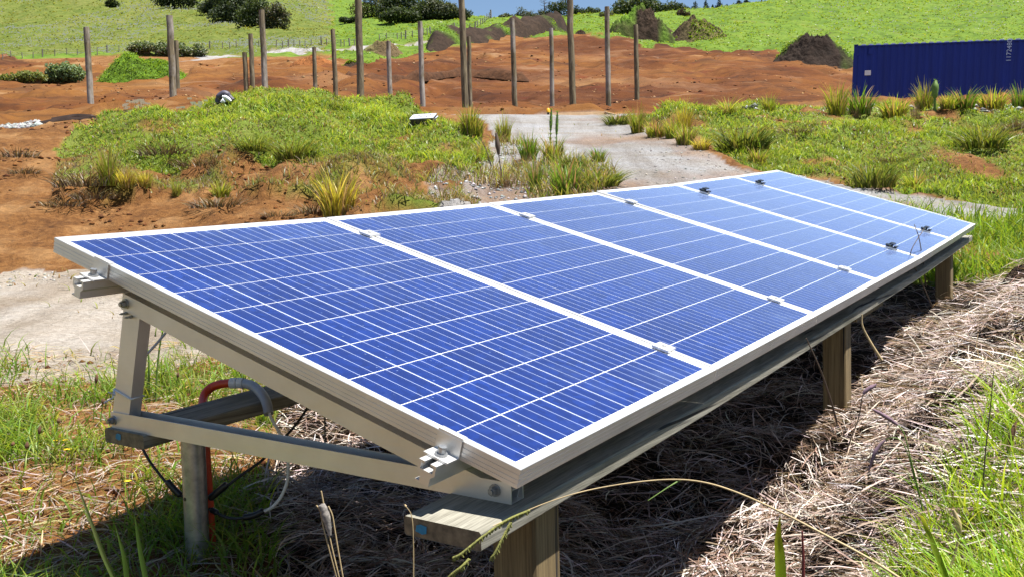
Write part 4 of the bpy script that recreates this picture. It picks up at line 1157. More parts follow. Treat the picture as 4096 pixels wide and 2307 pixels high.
# ------------------------------------------------------------------ trees and bushes: many leaf clumps through the crown, on trunk and limbs
M_LEAF = leafy('tree_leaves', .38, .6)
BU = 'bushes and trees on the left hillside'
M_BARK = plain('bark', (.075, .06, .045), .9, .4, 5)
def crown_mesh(name, lobes, n, leaf, cols, org, seed, flat=1.0):
    r = np.random.default_rng(seed)
    L = np.array([l[:3] for l in lobes], float); Rr = np.array([l[3:] for l in lobes], float)
    pr = np.abs(Rr).prod(1)**.7; Rr = np.abs(Rr) + .02; k = r.choice(len(L), n, p=pr/pr.sum())
    d = r.normal(size=(n, 3)); d /= np.linalg.norm(d, axis=1, keepdims=True)
    rad = np.where(r.random(n) < .86, r.uniform(.45, 1.04, n)**.6, r.uniform(1.0, 1.32, n))
    wob = .82 + .36*fbm(d[:, 0]*2.2+k*3.1, d[:, 1]*2.2+d[:, 2]*2, seed, 3)
    P = L[k] + d*Rr[k]*(rad*wob)[:, None]
    a = r.normal(size=(n, 3)) + d*.9; a /= np.linalg.norm(a, axis=1, keepdims=True)
    b = np.cross(a, r.normal(size=(n, 3))); b /= np.linalg.norm(b, axis=1, keepdims=True); c = np.cross(a, b)*flat
    s = leaf*r.uniform(.55, 1.35, n)[:, None]
    V = np.stack([P - b*s, P - c*s*.55 + b*s*.1, P + b*s, P + c*s*.55], 1).reshape(-1, 3)
    Fq = np.arange(4*n).reshape(n, 4)
    col = pick(cols, n, r, .35)
    return mesh_np(name, V-org, Fq, M_LEAF, np.repeat(col, 4, 0))
GREENS = [(.035, .055, .014), (.045, .07, .018), (.06, .085, .022), (.03, .045, .016)]
DEEP = [(.022, .036, .014), (.03, .048, .016), (.04, .058, .02)]
GREYG = [(.06, .075, .035), (.075, .09, .045), (.05, .06, .03)]
OLIVE = [(.07, .085, .022), (.095, .11, .03), (.055, .07, .02)]
def tree(u1, u2, vb, vt, lab, cols, nm='broadleaf_tree', D=None, n=1500, lobes=7, trunk=.3, seed=1, shape='round', group='trees and bushes on the skyline', leaf=.09, cat='tree'):
    uc = (u1+u2)/2; c = on_ground(uc, vb, D) if D else hit(uc, vb); s = c[1]/2370
    W_ = (u2-u1)*s; H = (vb-vt)*s; r = np.random.default_rng(seed)
    z0 = c[2]
    if D:                                     # base hidden behind the rise: keep the top where it is seen
        H = at(uc, vt, D)[2] - z0
    t = thing(nm, lab, cat, c, group)
    q = MB(); lb = []
    if cat == 'bush' or group == BU:
        m_ = lobes + 5
        for k in range(m_):
            x = (-.42 + .84*(k+.5)/m_)*W_; e_ = 1-.55*abs(2*x/W_)**2.2
            hh = H*e_*r.uniform(.5, 1.06); rr = min(W_*.17, hh*.6)*r.uniform(.9, 1.2)
            lb.append((c[0]+x, c[1]+r.uniform(-.16, .16)*W_, z0+hh-rr*.8, rr, rr, rr*.85))
            lb.append((c[0]+x*1.08, c[1]-.1*W_, z0+hh*.38, rr*1.05, rr, hh*.45))
        for l in lb[::3]: q.tube([c+[(l[0]-c[0])*.6, 0, -.2], np.array([l[0], l[1], l[2]])], [.12, .03], 5)
        n = int(n*2.2)
    elif shape == 'round':
        for k in range(lobes):
            x = r.uniform(-.36, .36)*W_; zc = H*(trunk + (1-trunk)*r.uniform(.30, .78)); 
            rr = W_*r.uniform(.18, .30)
            lb.append((c[0]+x, c[1]+r.uniform(-.25, .25)*W_, z0+min(zc, H-rr*.7), rr, rr, min(rr*.85, H*.42)))
        lb.append((c[0], c[1], z0+H*.62, W_*.30, W_*.28, H*.36))
        q.tube([c-[0, 0, .3], c+[W_*.02, 0, H*.35], c+[0, 0, H*.65]], [W_*.035+.05, W_*.028+.04, .05], 8)
        for l in lb[:5]: q.tube([c+[W_*.01, 0, H*.28], (c + np.array(l[:3]))/2 + [0, 0, H*.12], np.array(l[:3])], [W_*.018+.03, W_*.012+.02, .02], 6)
    elif shape == 'low':
        for k in range(lobes):
            x = r.uniform(-.40, .40)*W_; rr = W_*r.uniform(.12, .2); hz_ = H*r.uniform(.35, .62)*(1-.5*abs(x/W_))
            lb.append((c[0]+x, c[1]+r.uniform(-.2, .2)*W_, z0+hz_*.75, rr, rr, hz_*.75))
        for l in lb: q.tube([c+[(l[0]-c[0])*.6, 0, -.2], np.array([l[0], l[1], l[2]])], [.09, .03], 5)
    elif shape == 'conifer':
        m_ = 8
        for k in range(m_):
            f = k/(m_-1); rr = W_*.5*(1-f*.86)*r.uniform(.85, 1.1)
            for g in range(2):
                lb.append((c[0]+r.uniform(-.2, .2)*rr, c[1], z0+H*(.12+.84*f), rr, rr, H*.07))
        q.tube([c-[0, 0, .3], c+[0, 0, H*.97]], [W_*.05+.05, .03], 7)
    elif shape == 'umbrella':
        for k in range(lobes):
            lb.append((c[0]+r.uniform(-.42, .42)*W_, c[1]+r.uniform(-.2, .2)*W_, z0+H*r.uniform(.5, .95), W_*r.uniform(.10, .22), W_*.15, H*r.uniform(.05, .10)))
        q.tube([c-[0, 0, .3], c+[0, 0, H*.9]], [W_*.03+.06, .06], 7)
        for l in lb: q.tube([c+[0, 0, (l[2]-z0)*.75], np.array(l[:3])], [.09, .04], 5)
    elif shape == 'bare':
        q.tube([c-[0, 0, .3], c+[.1, 0, H*.5], c+[0, 0, H]], [.16, .10, .03], 7)
        for k in range(16):
            f = r.uniform(.35, .95); d = r.choice([-1, 1])*W_*.5*r.uniform(.5, 1)*(1.2-f*.6); p0 = c+[0, 0, H*f]
            p1 = p0+[d*.6, r.uniform(-.5, .5), H*r.uniform(-.02, .08)]; q.tube([p0, p1, p1+[d*.4, 0, H*.05]], [.05, .03, .012], 5)
    q.build('trunk', M_BARK, t, c)
    if lb: link('crown', crown_mesh('crown', lb, n, leaf*max(W_, 4)**.55*(.8 if cat == 'bush' or group == BU else .95), cols, c, seed), t)
    return t
tree(505, 590, 28, -34, 'left end bush of the dark thicket on the meadow', DEEP, 'hillside_bush', 168, 1800, 6, .05, 11, 'low', BU, cat='bush')
tree(540, 650, 44, -30, 'second dark bush of the thicket on the meadow', DEEP, 'hillside_bush', 160, 2400, 7, .05, 12, 'round', BU, cat='bush')
tree(600, 690, 60, -12, 'third dark bush of the thicket, low and rounded', GREENS, 'hillside_bush', 150, 2200, 7, .05, 13, 'round', BU, cat='bush')
tree(655, 726, 66, 8, 'right end brownish bush of the thicket on the meadow', [(.05, .06, .025), (.035, .045, .02), (.07, .06, .03)], 'hillside_bush', 146, 1800, 6, .05, 14, 'round', BU, cat='bush')
tree(398, 500, 12, -38, 'spreading low bush along the top of the meadow', DEEP, 'hillside_bush', 178, 1600, 8, .05, 15, 'low', BU, cat='bush')
tree(268, 300, 20, -2, 'lone small bush high on the meadow', GREENS, 'hillside_bush', None, 700, 4, .05, 16, 'low', BU, cat='bush')
tree(856, 898, 58, 38, 'small dark bush standing alone left of the thick cut pole', DEEP, 'hillside_bush', None, 800, 4, .05, 17, 'low', BU, cat='bush')
tree(890, 985, 42, -30, 'pale open tree at the left of the hillside wood', OLIVE, 'broadleaf_tree', None, 1800, 9, .15, 18, 'round', BU, .075)
tree(958, 1065, 48, -20, 'big dark tree in the middle of the hillside wood', DEEP, 'broadleaf_tree', None, 2600, 9, .1, 19, 'round', BU)
tree(955, 1060, 54, 20, 'low olive bush at the foot of the hillside wood', GREENS, 'hillside_bush', None, 2000, 9, .05, 20, 'low', BU, cat='bush')
tree(1040, 1128, 48, -6, 'dark rounded tree towards the right of the hillside wood', GREENS, 'broadleaf_tree', None, 2200, 8, .1, 21, 'round', BU)
tree(1070, 1155, 50, 3, 'tree at the right end of the hillside wood', GREYG, 'broadleaf_tree', None, 2000, 8, .1, 22, 'round', BU)
tree(1125, 1182, 46, 18, 'last small bush of the hillside wood before the sky gap', DEEP, 'hillside_bush', None, 1100, 6, .05, 23, 'low', BU, cat='bush')
SK = 'trees and bushes on the skyline'
tree(1250, 1310, 46, 34, 'low brownish scrub at the left of the skyline', GREYG, 'skyline_bush', 205, 700, 7, .05, 24, 'low', SK, cat='bush')
tree(1295, 1352, 46, 18, 'pale round bush on the skyline by the fence top', GREYG, 'skyline_bush', 205, 1200, 6, .05, 25, 'round', SK, .075, 'bush')
tree(1350, 1388, 42, -8, 'bare dead tree on the skyline', GREYG, 'bare_tree', 205, 10, 3, .05, 26, 'bare', SK)
tree(1345, 1385, 44, 26, 'low grey bush under the bare dead tree', GREYG, 'skyline_bush', 204, 700, 5, .05, 27, 'low', SK, cat='bush')
tree(1380, 1432, 44, 4, 'dense dark tree on the skyline left of the thick dark pole', DEEP, 'broadleaf_tree', 204, 1700, 8, .08, 28, 'round', SK)
tree(1434, 1470, 44, 15, 'small dark bush just right of the thick dark pole', DEEP, 'skyline_bush', 203, 900, 5, .05, 29, 'round', SK, cat='bush')
tree(1460, 1512, 44, 18, 'low spreading bush left of the grassed spoil heap', GREENS, 'skyline_bush', 203, 1000, 6, .05, 30, 'low', SK, cat='bush')
tree(1508, 1545, 46, 20, 'pale flax like bush beside the corner pole', OLIVE, 'skyline_bush', 170, 800, 5, .05, 31, 'low', SK, cat='bush')
tree(1540, 1660, 40, -12, 'wide dark bush crowning the grassed spoil heap', GREENS, 'skyline_bush', 190, 2600, 10, .05, 32, 'round', SK, cat='bush')
tree(1640, 1735, 40, 8, 'lower dark bush to the right of the wide crowning bush', GREENS, 'skyline_bush', 190, 1700, 9, .05, 33, 'low', SK, cat='bush')
tree(1700, 1734, 52, 24, 'isolated brown bush in front of the skyline scrub', [(.06, .045, .03), (.045, .035, .025)], 'brown_bush', 165, 600, 5, .05, 34, 'round', SK, cat='bush')
PINES = [(1735, 1765, 3), (1764, 1788, 1), (1786, 1800, 12), (1797, 1822, -4), (1818, 1840, 12), (1846, 1872, 1), (1866, 1890, -2)]
pl_ = ['leftmost conifer of the skyline row', 'second conifer of the skyline row, close to the leftmost', 'smallest conifer of the skyline row', 'tallest narrow conifer in the middle of the skyline row', 'short conifer right of the tallest one', 'left conifer of the pair before the spreading pines', 'right conifer of the pair before the spreading pines']
for k, ((a, b_, v), lab) in enumerate(zip(PINES, pl_)):
    tree(a, b_, 42, v, lab, [(.012, .026, .02), (.018, .034, .024)], 'conifer_tree', 235, 1000, 6, .1, 40+k, 'conifer', SK, .07)
tree(1888, 1945, 40, -14, 'airy spreading pine above the right field', DEEP, 'pine_tree', 225, 900, 10, .3, 51, 'umbrella', SK, .07)
tree(1935, 2010, 34, -26, 'second spreading pine with layered branches', DEEP, 'pine_tree', 225, 1200, 12, .3, 52, 'umbrella', SK, .07)
tree(1990, 2075, 30, -22, 'dark broad tree on the skyline right of the pines', GREENS, 'broadleaf_tree', 228, 1500, 8, .1, 53, 'round', SK)
for k, (a, b_, v, lab) in enumerate(((2060, 2140, -2, 'pale distant tree top peeping over the right field'), (2130, 2230, 0, 'thin distant scrub peeping over the right field'))):
    tree(a, b_, 24, v, lab, GREYG, 'broadleaf_tree', 250, 700, 8, .1, 60+k, 'low', SK)
# flowering shrubs at the meadow foot
FLW = [(.10, .14, .05), (.08, .12, .045), (.40, .42, .37), (.13, .17, .06), (.06, .09, .03)]
tree(395, 470, 142, 104, 'white flowering bush left of the far road', FLW, 'flowering_bush', None, 1500, 7, .05, 70, 'low', 'white flowering bushes', .06, 'bush')
tree(455, 520, 140, 112, 'white flowering bush at the start of the far road', FLW, 'flowering_bush', None, 1300, 7, .05, 71, 'low', 'white flowering bushes', .06, 'bush')
tree(325, 395, 142, 118, 'smaller flowering bush behind the grassy hump', FLW, 'flowering_bush', None, 1100, 7, .05, 72, 'low', 'white flowering bushes', .06, 'bush')
tree(122, 205, 205, 158, 'blue green weed bush spilling down the orange bank', [(.09, .15, .06), (.12, .18, .08), (.15, .2, .09)], 'weed_bush', None, 1500, 9, .05, 73, 'low', 'weed bushes on the orange bank', .055, 'bush')
tree(0, 125, 208, 183, 'low weedy strip of green at the left on the orange bank', [(.12, .16, .035), (.17, .18, .05)], 'weed_bush', None, 1100, 12, .05, 74, 'low', 'weed bushes on the orange bank', .05, 'bush')

# ------------------------------------------------------------------ tussocks, one by one
M_GRASS = leafy('grass_blades', .48, .45)
M_STRAW = leafy('dry_straw', .15, .5)
YG = [(.24, .32, .03), (.30, .35, .04), (.18, .28, .025), (.34, .32, .07)]
BG = [(.13, .25, .025), (.17, .29, .028), (.10, .19, .022)]
DG = [(.08, .13, .02), (.12, .16, .025), (.15, .15, .045)]
YE = [(.50, .43, .06), (.40, .38, .05), (.28, .31, .035), (.54, .46, .14)]
BR = [(.26, .17, .085), (.33, .23, .13), (.16, .10, .06)]
BN = [(.10, .07, .05), (.17, .12, .08), (.15, .13, .06)]
TV = {}
def tuft_mesh(kind, seed):
    key = (kind, seed)
    if key in TV: return TV[key]
    r = np.random.default_rng(seed*17+5)
    cols, n, spread, wid, lean = {'yellowgreen': (YG, 190, .17, .024, .40), 'green': (BG, 190, .17, .025, .38), 'dark': (DG, 230, .26, .022, .55), 'yellow': (YE, 260, .17, .02, .42),
                                  'brown': (BR, 120, .16, .010, .35), 'shrub': (BN, 170, .34, .016, .75), 'arch': (YG, 80, .12, .02, .95)}[kind]
    a = r.uniform(0, 6.283, n); rr = spread*np.sqrt(r.uniform(0, 1, n))
    P = np.stack([np.cos(a)*rr, np.sin(a)*rr, np.full(n, -.04)], 1)
    h = r.uniform(.45, 1.0, n)*(1-.4*rr/spread); w = wid*r.uniform(.6, 1.3, n)
    if kind == 'shrub': h *= .75
    an = a + r.normal(0, .6, n); ln = h*lean*r.uniform(.2, 1.15, n)
    L = np.stack([np.cos(an)*ln, np.sin(an)*ln], 1)
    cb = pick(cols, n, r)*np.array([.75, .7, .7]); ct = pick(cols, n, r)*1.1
    if kind in ('yellowgreen', 'green', 'yellow', 'arch'):
        dry = r.random(n) < .22; cb[dry] = pick(BR, dry.sum(), r); ct[dry] = pick(BR, dry.sum(), r)*1.4
    V, Fq, cc = blades(P, h, w, L, cb, ct, 5, r, 1.7)
    me = mesh_np('blades', V, Fq, M_GRASS if kind not in ('brown', 'shrub') else M_STRAW, cc)
    TV[key] = me
    return me
GT = 'tussocks on the banks and along the track'
def tuft(u, v, hpx, wpx, kind, lab, seed=0, group=GT, nm='grass_tussock', cat='tussock'):
    c = hit(u, v); s = c[1]/2370
    o = link(nm, tuft_mesh(kind, seed)); o.location = (c[0], c[1], c[2])
    sc_ = hpx*s; o.scale = (wpx*s/.5, wpx*s/.5, sc_*1.4); o.rotation_euler[2] = rng.uniform(0, 6.28)
    return tag(o, lab, cat, group)
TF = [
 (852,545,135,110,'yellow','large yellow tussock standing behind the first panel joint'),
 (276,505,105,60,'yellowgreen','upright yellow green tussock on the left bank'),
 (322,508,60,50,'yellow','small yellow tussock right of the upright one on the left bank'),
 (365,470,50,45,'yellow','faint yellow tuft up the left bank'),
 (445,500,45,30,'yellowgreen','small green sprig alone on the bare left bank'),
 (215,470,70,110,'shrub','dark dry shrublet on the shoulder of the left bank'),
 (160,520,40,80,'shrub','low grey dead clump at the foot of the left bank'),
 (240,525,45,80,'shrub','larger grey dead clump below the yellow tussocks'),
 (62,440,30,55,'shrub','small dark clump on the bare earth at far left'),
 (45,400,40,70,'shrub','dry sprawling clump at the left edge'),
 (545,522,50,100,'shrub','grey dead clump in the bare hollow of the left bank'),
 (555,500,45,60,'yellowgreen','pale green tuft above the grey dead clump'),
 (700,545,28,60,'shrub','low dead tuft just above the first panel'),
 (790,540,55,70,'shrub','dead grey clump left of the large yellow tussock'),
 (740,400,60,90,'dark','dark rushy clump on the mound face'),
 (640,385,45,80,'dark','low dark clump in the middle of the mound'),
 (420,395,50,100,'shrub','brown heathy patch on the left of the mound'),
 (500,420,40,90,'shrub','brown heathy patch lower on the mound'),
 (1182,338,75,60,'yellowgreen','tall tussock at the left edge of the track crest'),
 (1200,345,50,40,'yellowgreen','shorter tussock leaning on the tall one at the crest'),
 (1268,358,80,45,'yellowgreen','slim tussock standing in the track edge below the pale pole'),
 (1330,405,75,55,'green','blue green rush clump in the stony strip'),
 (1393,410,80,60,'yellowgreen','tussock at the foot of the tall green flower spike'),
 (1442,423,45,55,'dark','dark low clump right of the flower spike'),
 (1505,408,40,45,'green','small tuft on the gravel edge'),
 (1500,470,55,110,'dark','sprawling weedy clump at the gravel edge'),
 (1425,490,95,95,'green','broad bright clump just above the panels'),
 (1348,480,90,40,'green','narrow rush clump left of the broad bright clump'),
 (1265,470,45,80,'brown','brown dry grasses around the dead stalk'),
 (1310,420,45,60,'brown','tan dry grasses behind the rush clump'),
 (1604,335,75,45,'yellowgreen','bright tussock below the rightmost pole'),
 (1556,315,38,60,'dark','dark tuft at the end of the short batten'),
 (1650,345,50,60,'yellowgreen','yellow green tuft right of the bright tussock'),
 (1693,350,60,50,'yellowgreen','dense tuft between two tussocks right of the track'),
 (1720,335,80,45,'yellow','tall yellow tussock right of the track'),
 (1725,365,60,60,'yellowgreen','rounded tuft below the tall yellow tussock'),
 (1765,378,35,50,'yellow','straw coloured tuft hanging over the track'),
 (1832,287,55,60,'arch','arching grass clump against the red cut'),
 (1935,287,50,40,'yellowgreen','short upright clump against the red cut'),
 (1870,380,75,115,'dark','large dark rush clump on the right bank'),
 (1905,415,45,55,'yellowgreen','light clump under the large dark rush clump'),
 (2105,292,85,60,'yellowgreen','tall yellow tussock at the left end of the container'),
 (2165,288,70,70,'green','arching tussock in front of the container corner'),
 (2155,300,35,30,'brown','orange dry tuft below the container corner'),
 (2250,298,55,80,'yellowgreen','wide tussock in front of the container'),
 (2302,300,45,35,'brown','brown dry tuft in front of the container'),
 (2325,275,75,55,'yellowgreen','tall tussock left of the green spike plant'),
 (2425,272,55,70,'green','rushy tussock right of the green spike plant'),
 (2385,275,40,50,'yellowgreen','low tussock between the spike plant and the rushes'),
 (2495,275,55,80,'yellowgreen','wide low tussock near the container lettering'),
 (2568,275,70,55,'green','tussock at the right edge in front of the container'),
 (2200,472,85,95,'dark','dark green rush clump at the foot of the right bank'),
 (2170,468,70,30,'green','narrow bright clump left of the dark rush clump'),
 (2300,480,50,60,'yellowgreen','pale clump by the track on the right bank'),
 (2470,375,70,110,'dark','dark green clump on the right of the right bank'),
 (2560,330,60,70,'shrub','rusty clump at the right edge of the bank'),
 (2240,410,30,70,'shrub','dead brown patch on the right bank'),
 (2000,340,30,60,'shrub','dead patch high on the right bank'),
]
for k, (u, v, hp, wp, kd, lab) in enumerate(TF): tuft(u, v, hp, wp, kd, lab, k % 5)

# spike plants and stalks
def stalk(pts, r, m, lab, nm='weed_stalk', cat='weed', head=None, mh=None, leaves=0, lcol=BG, group=None):
    P = smooth_path([at(*p) for p in pts], 6); o0 = P[0]
    t = thing(nm, lab, cat, o0, group)
    q = MB(); n = len(P); q.tube(P, [r*(1-.55*k/(n-1)) for k in range(n)], 7); q.build('stem', m, t, o0)
    if head:
        i0 = int(n*head[0]); q = MB(); sub = P[i0:]; kk = len(sub)
        q.tube(sub, [head[1]*(.35 + math.sin(math.pi*min(.97, .12+.85*j/(kk-1)))*(.8+.3*random.random())) for j in range(kk)], 9); q.build('seed_head', mh or m, t, o0)
    if leaves:
        rr = np.random.default_rng(len(lab)); idx = rr.integers(int(n*.1), n, leaves); Pa = np.array(P)[idx]; hh = np.full(leaves, min(.12, np.linalg.norm(P[-1]-P[0])*.10))
        an = rr.uniform(0, 6.28, leaves); L = np.stack([np.cos(an), np.sin(an)], 1)*hh[:, None]*.8
        V, Fq, cc = blades(Pa, hh*.7, hh*.22, L, pick(lcol, leaves, rr), pick(lcol, leaves, rr), 3, rr)
        link('leaf', mesh_np('leaf', V-o0, Fq, M_GRASS, cc), t)
    return t
M_STALKB = plain('brown_stalk', (.075, .05, .035), .85, .3, 20)
M_STALKT = plain('tan_stalk', (.36, .27, .14), .7, .25, 20)
M_STALKG = plain('green_stalk', (.10, .17, .025), .6, .25, 20)
M_STALKR = plain('red_stalk', (.13, .016, .016), .6, .25, 20)
M_SEEDP = plain('purple_seed', (.16, .10, .13), .9, .3, 60)
M_SEEDO = plain('green_seed', (.15, .15, .035), .9, .5, 200)
M_SEEDB = plain('brown_seed', (.14, .07, .035), .9, .3, 60)
d1 = hit(1388, 405)[1]
stalk([(1386, 408, d1), (1385, 340, d1), (1387, 278, d1)], .009, M_STALKG, 'tall green flower spike rising to the yellow capped peg', 'spike_plant', head=(.55, .016), leaves=110, cat='plant')
stalk([(1402, 410, d1), (1400, 350, d1), (1402, 284, d1)], .009, M_STALKG, 'slightly shorter green flower spike right of the tallest', 'spike_plant', head=(.55, .016), leaves=110, cat='plant')
d2 = hit(2352, 280)[1]
stalk([(2352, 285, d2), (2352, 240, d2), (2353, 203, d2)], .03, M_STALKG, 'green spike plant standing up against the blue container', 'spike_plant', head=(.4, .05), leaves=140, cat='plant')
d3 = hit(1262, 455)[1]
stalk([(1264, 458, d3), (1256, 400, d3), (1248, 335, d3)], .008, M_STALKB, 'dead brown stalk with a thin feathery top by the stones', 'dead_stalk', head=(.55, .022), leaves=20, lcol=BN)
stalk([(1236, 420, d3), (1222, 375, d3), (1206, 345, d3)], .007, M_STALKB, 'thin leaning dead stalk left of the feathery one', 'dead_stalk')

# near stems along the bottom of the picture
o0 = at(1700, 1205, 1.5)
t = thing('arching_stem', 'long arching grass stem with hanging seed heads in front of the beam end', 'grass stem', o0)
main = smooth_path([at(2290, 1470, 1.35), at(2180, 1400, 1.38), at(2060, 1336, 1.42), at(1950, 1280, 1.46), at(1850, 1236, 1.5), at(1770, 1212, 1.53), at(1690, 1205, 1.55), at(1590, 1213, 1.56), at(1480, 1232, 1.56), at(1390, 1258, 1.55), at(1310, 1290, 1.54), at(1240, 1322, 1.52)], 8)
q = MB(); n = len(main); q.tube(main, [.0021-.0014*k/(n-1) for k in range(n)], 7); q.build('stem', M_STALKT, t, o0)
for pts in ([(1330, 1283, 1.54), (1270, 1310, 1.52), (1210, 1352, 1.5), (1160, 1392, 1.49), (1140, 1402, 1.49)], [(1284, 1314, 1.52), (1268, 1345, 1.51), (1245, 1390, 1.5), (1236, 1402, 1.5)], [(1180, 1405, 1.49), (1160, 1425, 1.48), (1130, 1450, 1.48), (1120, 1475, 1.48)]):
    P = smooth_path([at(*p) for p in pts], 8); kk = len(P)
    q = MB()
    for j, p in enumerate(P):
        f = j/(kk-1)
        q.tube([p, p+np.array([random.uniform(-.004, .004), 0, -.006])*1.0], [.0032*(1-.3*f), .0012], 5)
        q.tube([p, P[min(j+1, kk-1)]+np.array([0, 0, 1e-5])], .0022, 5)
    q.build('seed_head', M_SEEDO, t, o0)
q = MB(); P = smooth_path([at(1712, 1206, 1.55), at(1680, 1225, 1.54), at(1630, 1258, 1.53)], 6); q.tube(P, [.0018*(1-.7*k/len(P)) for k in range(len(P))], 6); q.build('leaf', M_STALKG, t, o0)
# dry stalk with a cobwebbed seed pod
o0 = at(830, 1400, 1.6)
t = thing('seed_stalk', 'dry grey seed stalk wrapped in cobweb standing in the shade', 'dry stalk', o0)
M_COB = plain('cobweb_grey', (.20, .18, .16), .9, .6, 120)
for k, pts in enumerate(([(858, 1470, 1.6), (836, 1380, 1.6), (822, 1310, 1.6), (812, 1255, 1.6), (808, 1234, 1.6)], [(866, 1470, 1.6), (852, 1390, 1.6), (842, 1330, 1.6), (836, 1295, 1.6), (826, 1272, 1.6)], [(852, 1470, 1.6), (828, 1380, 1.6), (812, 1318, 1.6), (806, 1285, 1.6), (796, 1270, 1.6)])):
    P = smooth_path([at(*p) for p in pts], 6); q = MB(); q.tube(P, .0013, 6); q.build('stem', M_STALKT, t, o0)
P = smooth_path([at(808, 1268, 1.6), at(816, 1285, 1.6), at(825, 1318, 1.6), at(830, 1345, 1.6)], 6); kk = len(P)
q = MB(); q.tube(P, [.003+.0045*math.sin(math.pi*min(1, (.2+.8*j/(kk-1))))*random.uniform(.8, 1.15) for j in range(kk)], 10); q.build('seed_pod', M_COB, t, o0)
# broad leaf blade, red stem, purple foxtails and others
def leaf_blade(pts, w, cb, ct, lab, r=rng, cat='grass'):
    P = np.array(smooth_path([at(*p) for p in pts], 5)); n = len(P); o0 = P[0]
    tq = np.linspace(0, 1, n); Wd = w*np.clip(1.02-tq**2.2, .04, 1)
    col = np.array(cb)*(1-tq[:, None]) + np.array(ct)*tq[:, None]
    V = []; cc = []
    side = np.array([1.0, .25, 0]); side /= np.linalg.norm(side)
    for p, ww, cl in zip(P, Wd, col):
        V += [p-side*ww/2, p+np.array([0, ww*.18, 0]), p+side*ww/2]; cc += [cl, cl*.8, cl]
    Fq = []
    for k in range(n-1):
        for j in (0, 1): Fq.append((k*3+j, k*3+j+1, k*3+j+4, k*3+j+3))
    o = link('wild_grass', mesh_np('wild_grass', np.array(V)-o0, np.array(Fq), M_GRASS, np.array(cc))); o.location = tuple(o0)
    return tag(o, lab, cat, 'single blades at the front')
leaf_blade([(1966, 1480, 1.25), (1962, 1400, 1.25), (1958, 1350, 1.25), (1963, 1295, 1.25)], .0165, (.20, .30, .012), (.30, .28, .02), 'broad bright blade standing alone at the bottom right')
leaf_blade([(2400, 1500, 1.5), (2360, 1400, 1.5), (2332, 1330, 1.5), (2318, 1298, 1.48), (2300, 1300, 1.46)], .012, (.15, .26, .014), (.3, .3, .05), 'bent broad blade in the bottom right grass')
leaf_blade([(300, 1480, 2.2), (262, 1400, 2.2), (225, 1300, 2.2), (180, 1180, 2.2)], .012, (.09, .15, .03), (.20, .22, .09), 'tall leaning blade at the bottom left')
leaf_blade([(322, 1480, 2.1), (312, 1400, 2.1), (290, 1320, 2.1)], .012, (.06, .12, .02), (.09, .16, .03), 'short upright blade beside the tall leaning one')
leaf_blade([(372, 1480, 2.1), (352, 1380, 2.1), (338, 1290, 2.1)], .012, (.06, .12, .02), (.08, .15, .03), 'dark narrow blade left of the steel post')
stalk([(2020, 1480, 1.3), (2021, 1410, 1.3), (2018, 1335, 1.3)], .0028, M_STALKR, 'short dark red stem right of the broad bright blade', 'red_stalk', 'stalk')
stalk([(2330, 1330, 2.2), (2310, 1230, 2.2), (2290, 1150, 2.2), (2272, 1085, 2.2), (2240, 1055, 2.2), (2195, 1028, 2.2)], .002, M_STALKG, 'green stem with a drooping purple foxtail over the straw', 'foxtail_grass', head=(.7, .0042), mh=M_SEEDP)
stalk([(2335, 1340, 2.2), (2305, 1220, 2.2), (2275, 1120, 2.2), (2240, 1100, 2.2), (2205, 1130, 2.2), (2185, 1185, 2.2)], .0015, M_STALKG, 'thin foxtail bending down left over the straw', 'foxtail_grass', head=(.66, .0034), mh=M_SEEDP)
stalk([(2130, 1130, 2.6), (2160, 1050, 2.6), (2172, 990, 2.6), (2205, 965, 2.6)], .002, M_STALKB, 'dark seed head leaning right out of the shade edge', 'foxtail_grass', head=(.66, .005), mh=M_SEEDP)
stalk([(2470, 1290, 2.0), (2478, 1150, 2.0), (2492, 1020, 2.0), (2500, 930, 2.0)], .0018, M_STALKB, 'tall thin dark stem at the right edge', 'weed_stalk')
stalk([(2520, 1250, 2.2), (2535, 1130, 2.2), (2556, 1060, 2.2)], .002, M_STALKG, 'orange brown seed head at the right edge', 'foxtail_grass', head=(.5, .005), mh=M_SEEDB)
stalk([(2360, 1500, 1.7), (2400, 1400, 1.7), (2412, 1330, 1.7), (2398, 1280, 1.7)], .003, M_STALKT, 'tan dry seed head in the bottom right grass', 'foxtail_grass', head=(.55, .0045), mh=M_STALKT)
stalk([(2218, 905, 3.6), (2190, 860, 3.6), (2170, 820, 3.6), (2168, 790, 3.6)], .006, M_STALKT, 'pale dry stem sticking up at the edge of the straw bank', 'dry_stalk', 'stalk')
stalk([(2330, 720, 6.0), (2322, 660, 5.5), (2312, 600, 5.2), (2300, 565, 5.2)], .004, M_STALKB, 'wiry dead vine climbing past the front edge of the panels', 'dead_vine', 'vine')
stalk([(2345, 770, 6.0), (2310, 690, 5.3), (2290, 640, 5.1), (2325, 575, 5.2)], .004, M_STALKB, 'second dead vine crossing the front beam', 'dead_vine', 'vine')
stalk([(2105, 1060, 3.3), (2085, 990, 3.2), (2060, 920, 3.1), (2028, 850, 3.05)], .004, M_STALKB, 'dry twig leaning against the front beam', 'dead_vine', 'vine')
stalk([(1040, 1470, 1.62), (1040, 1380, 1.62), (1036, 1300, 1.62), (1018, 1268, 1.62)], .0013, M_STALKT, 'thin dry stem in front of the beam end', 'dry_stalk', 'stalk', head=(.9, .003))
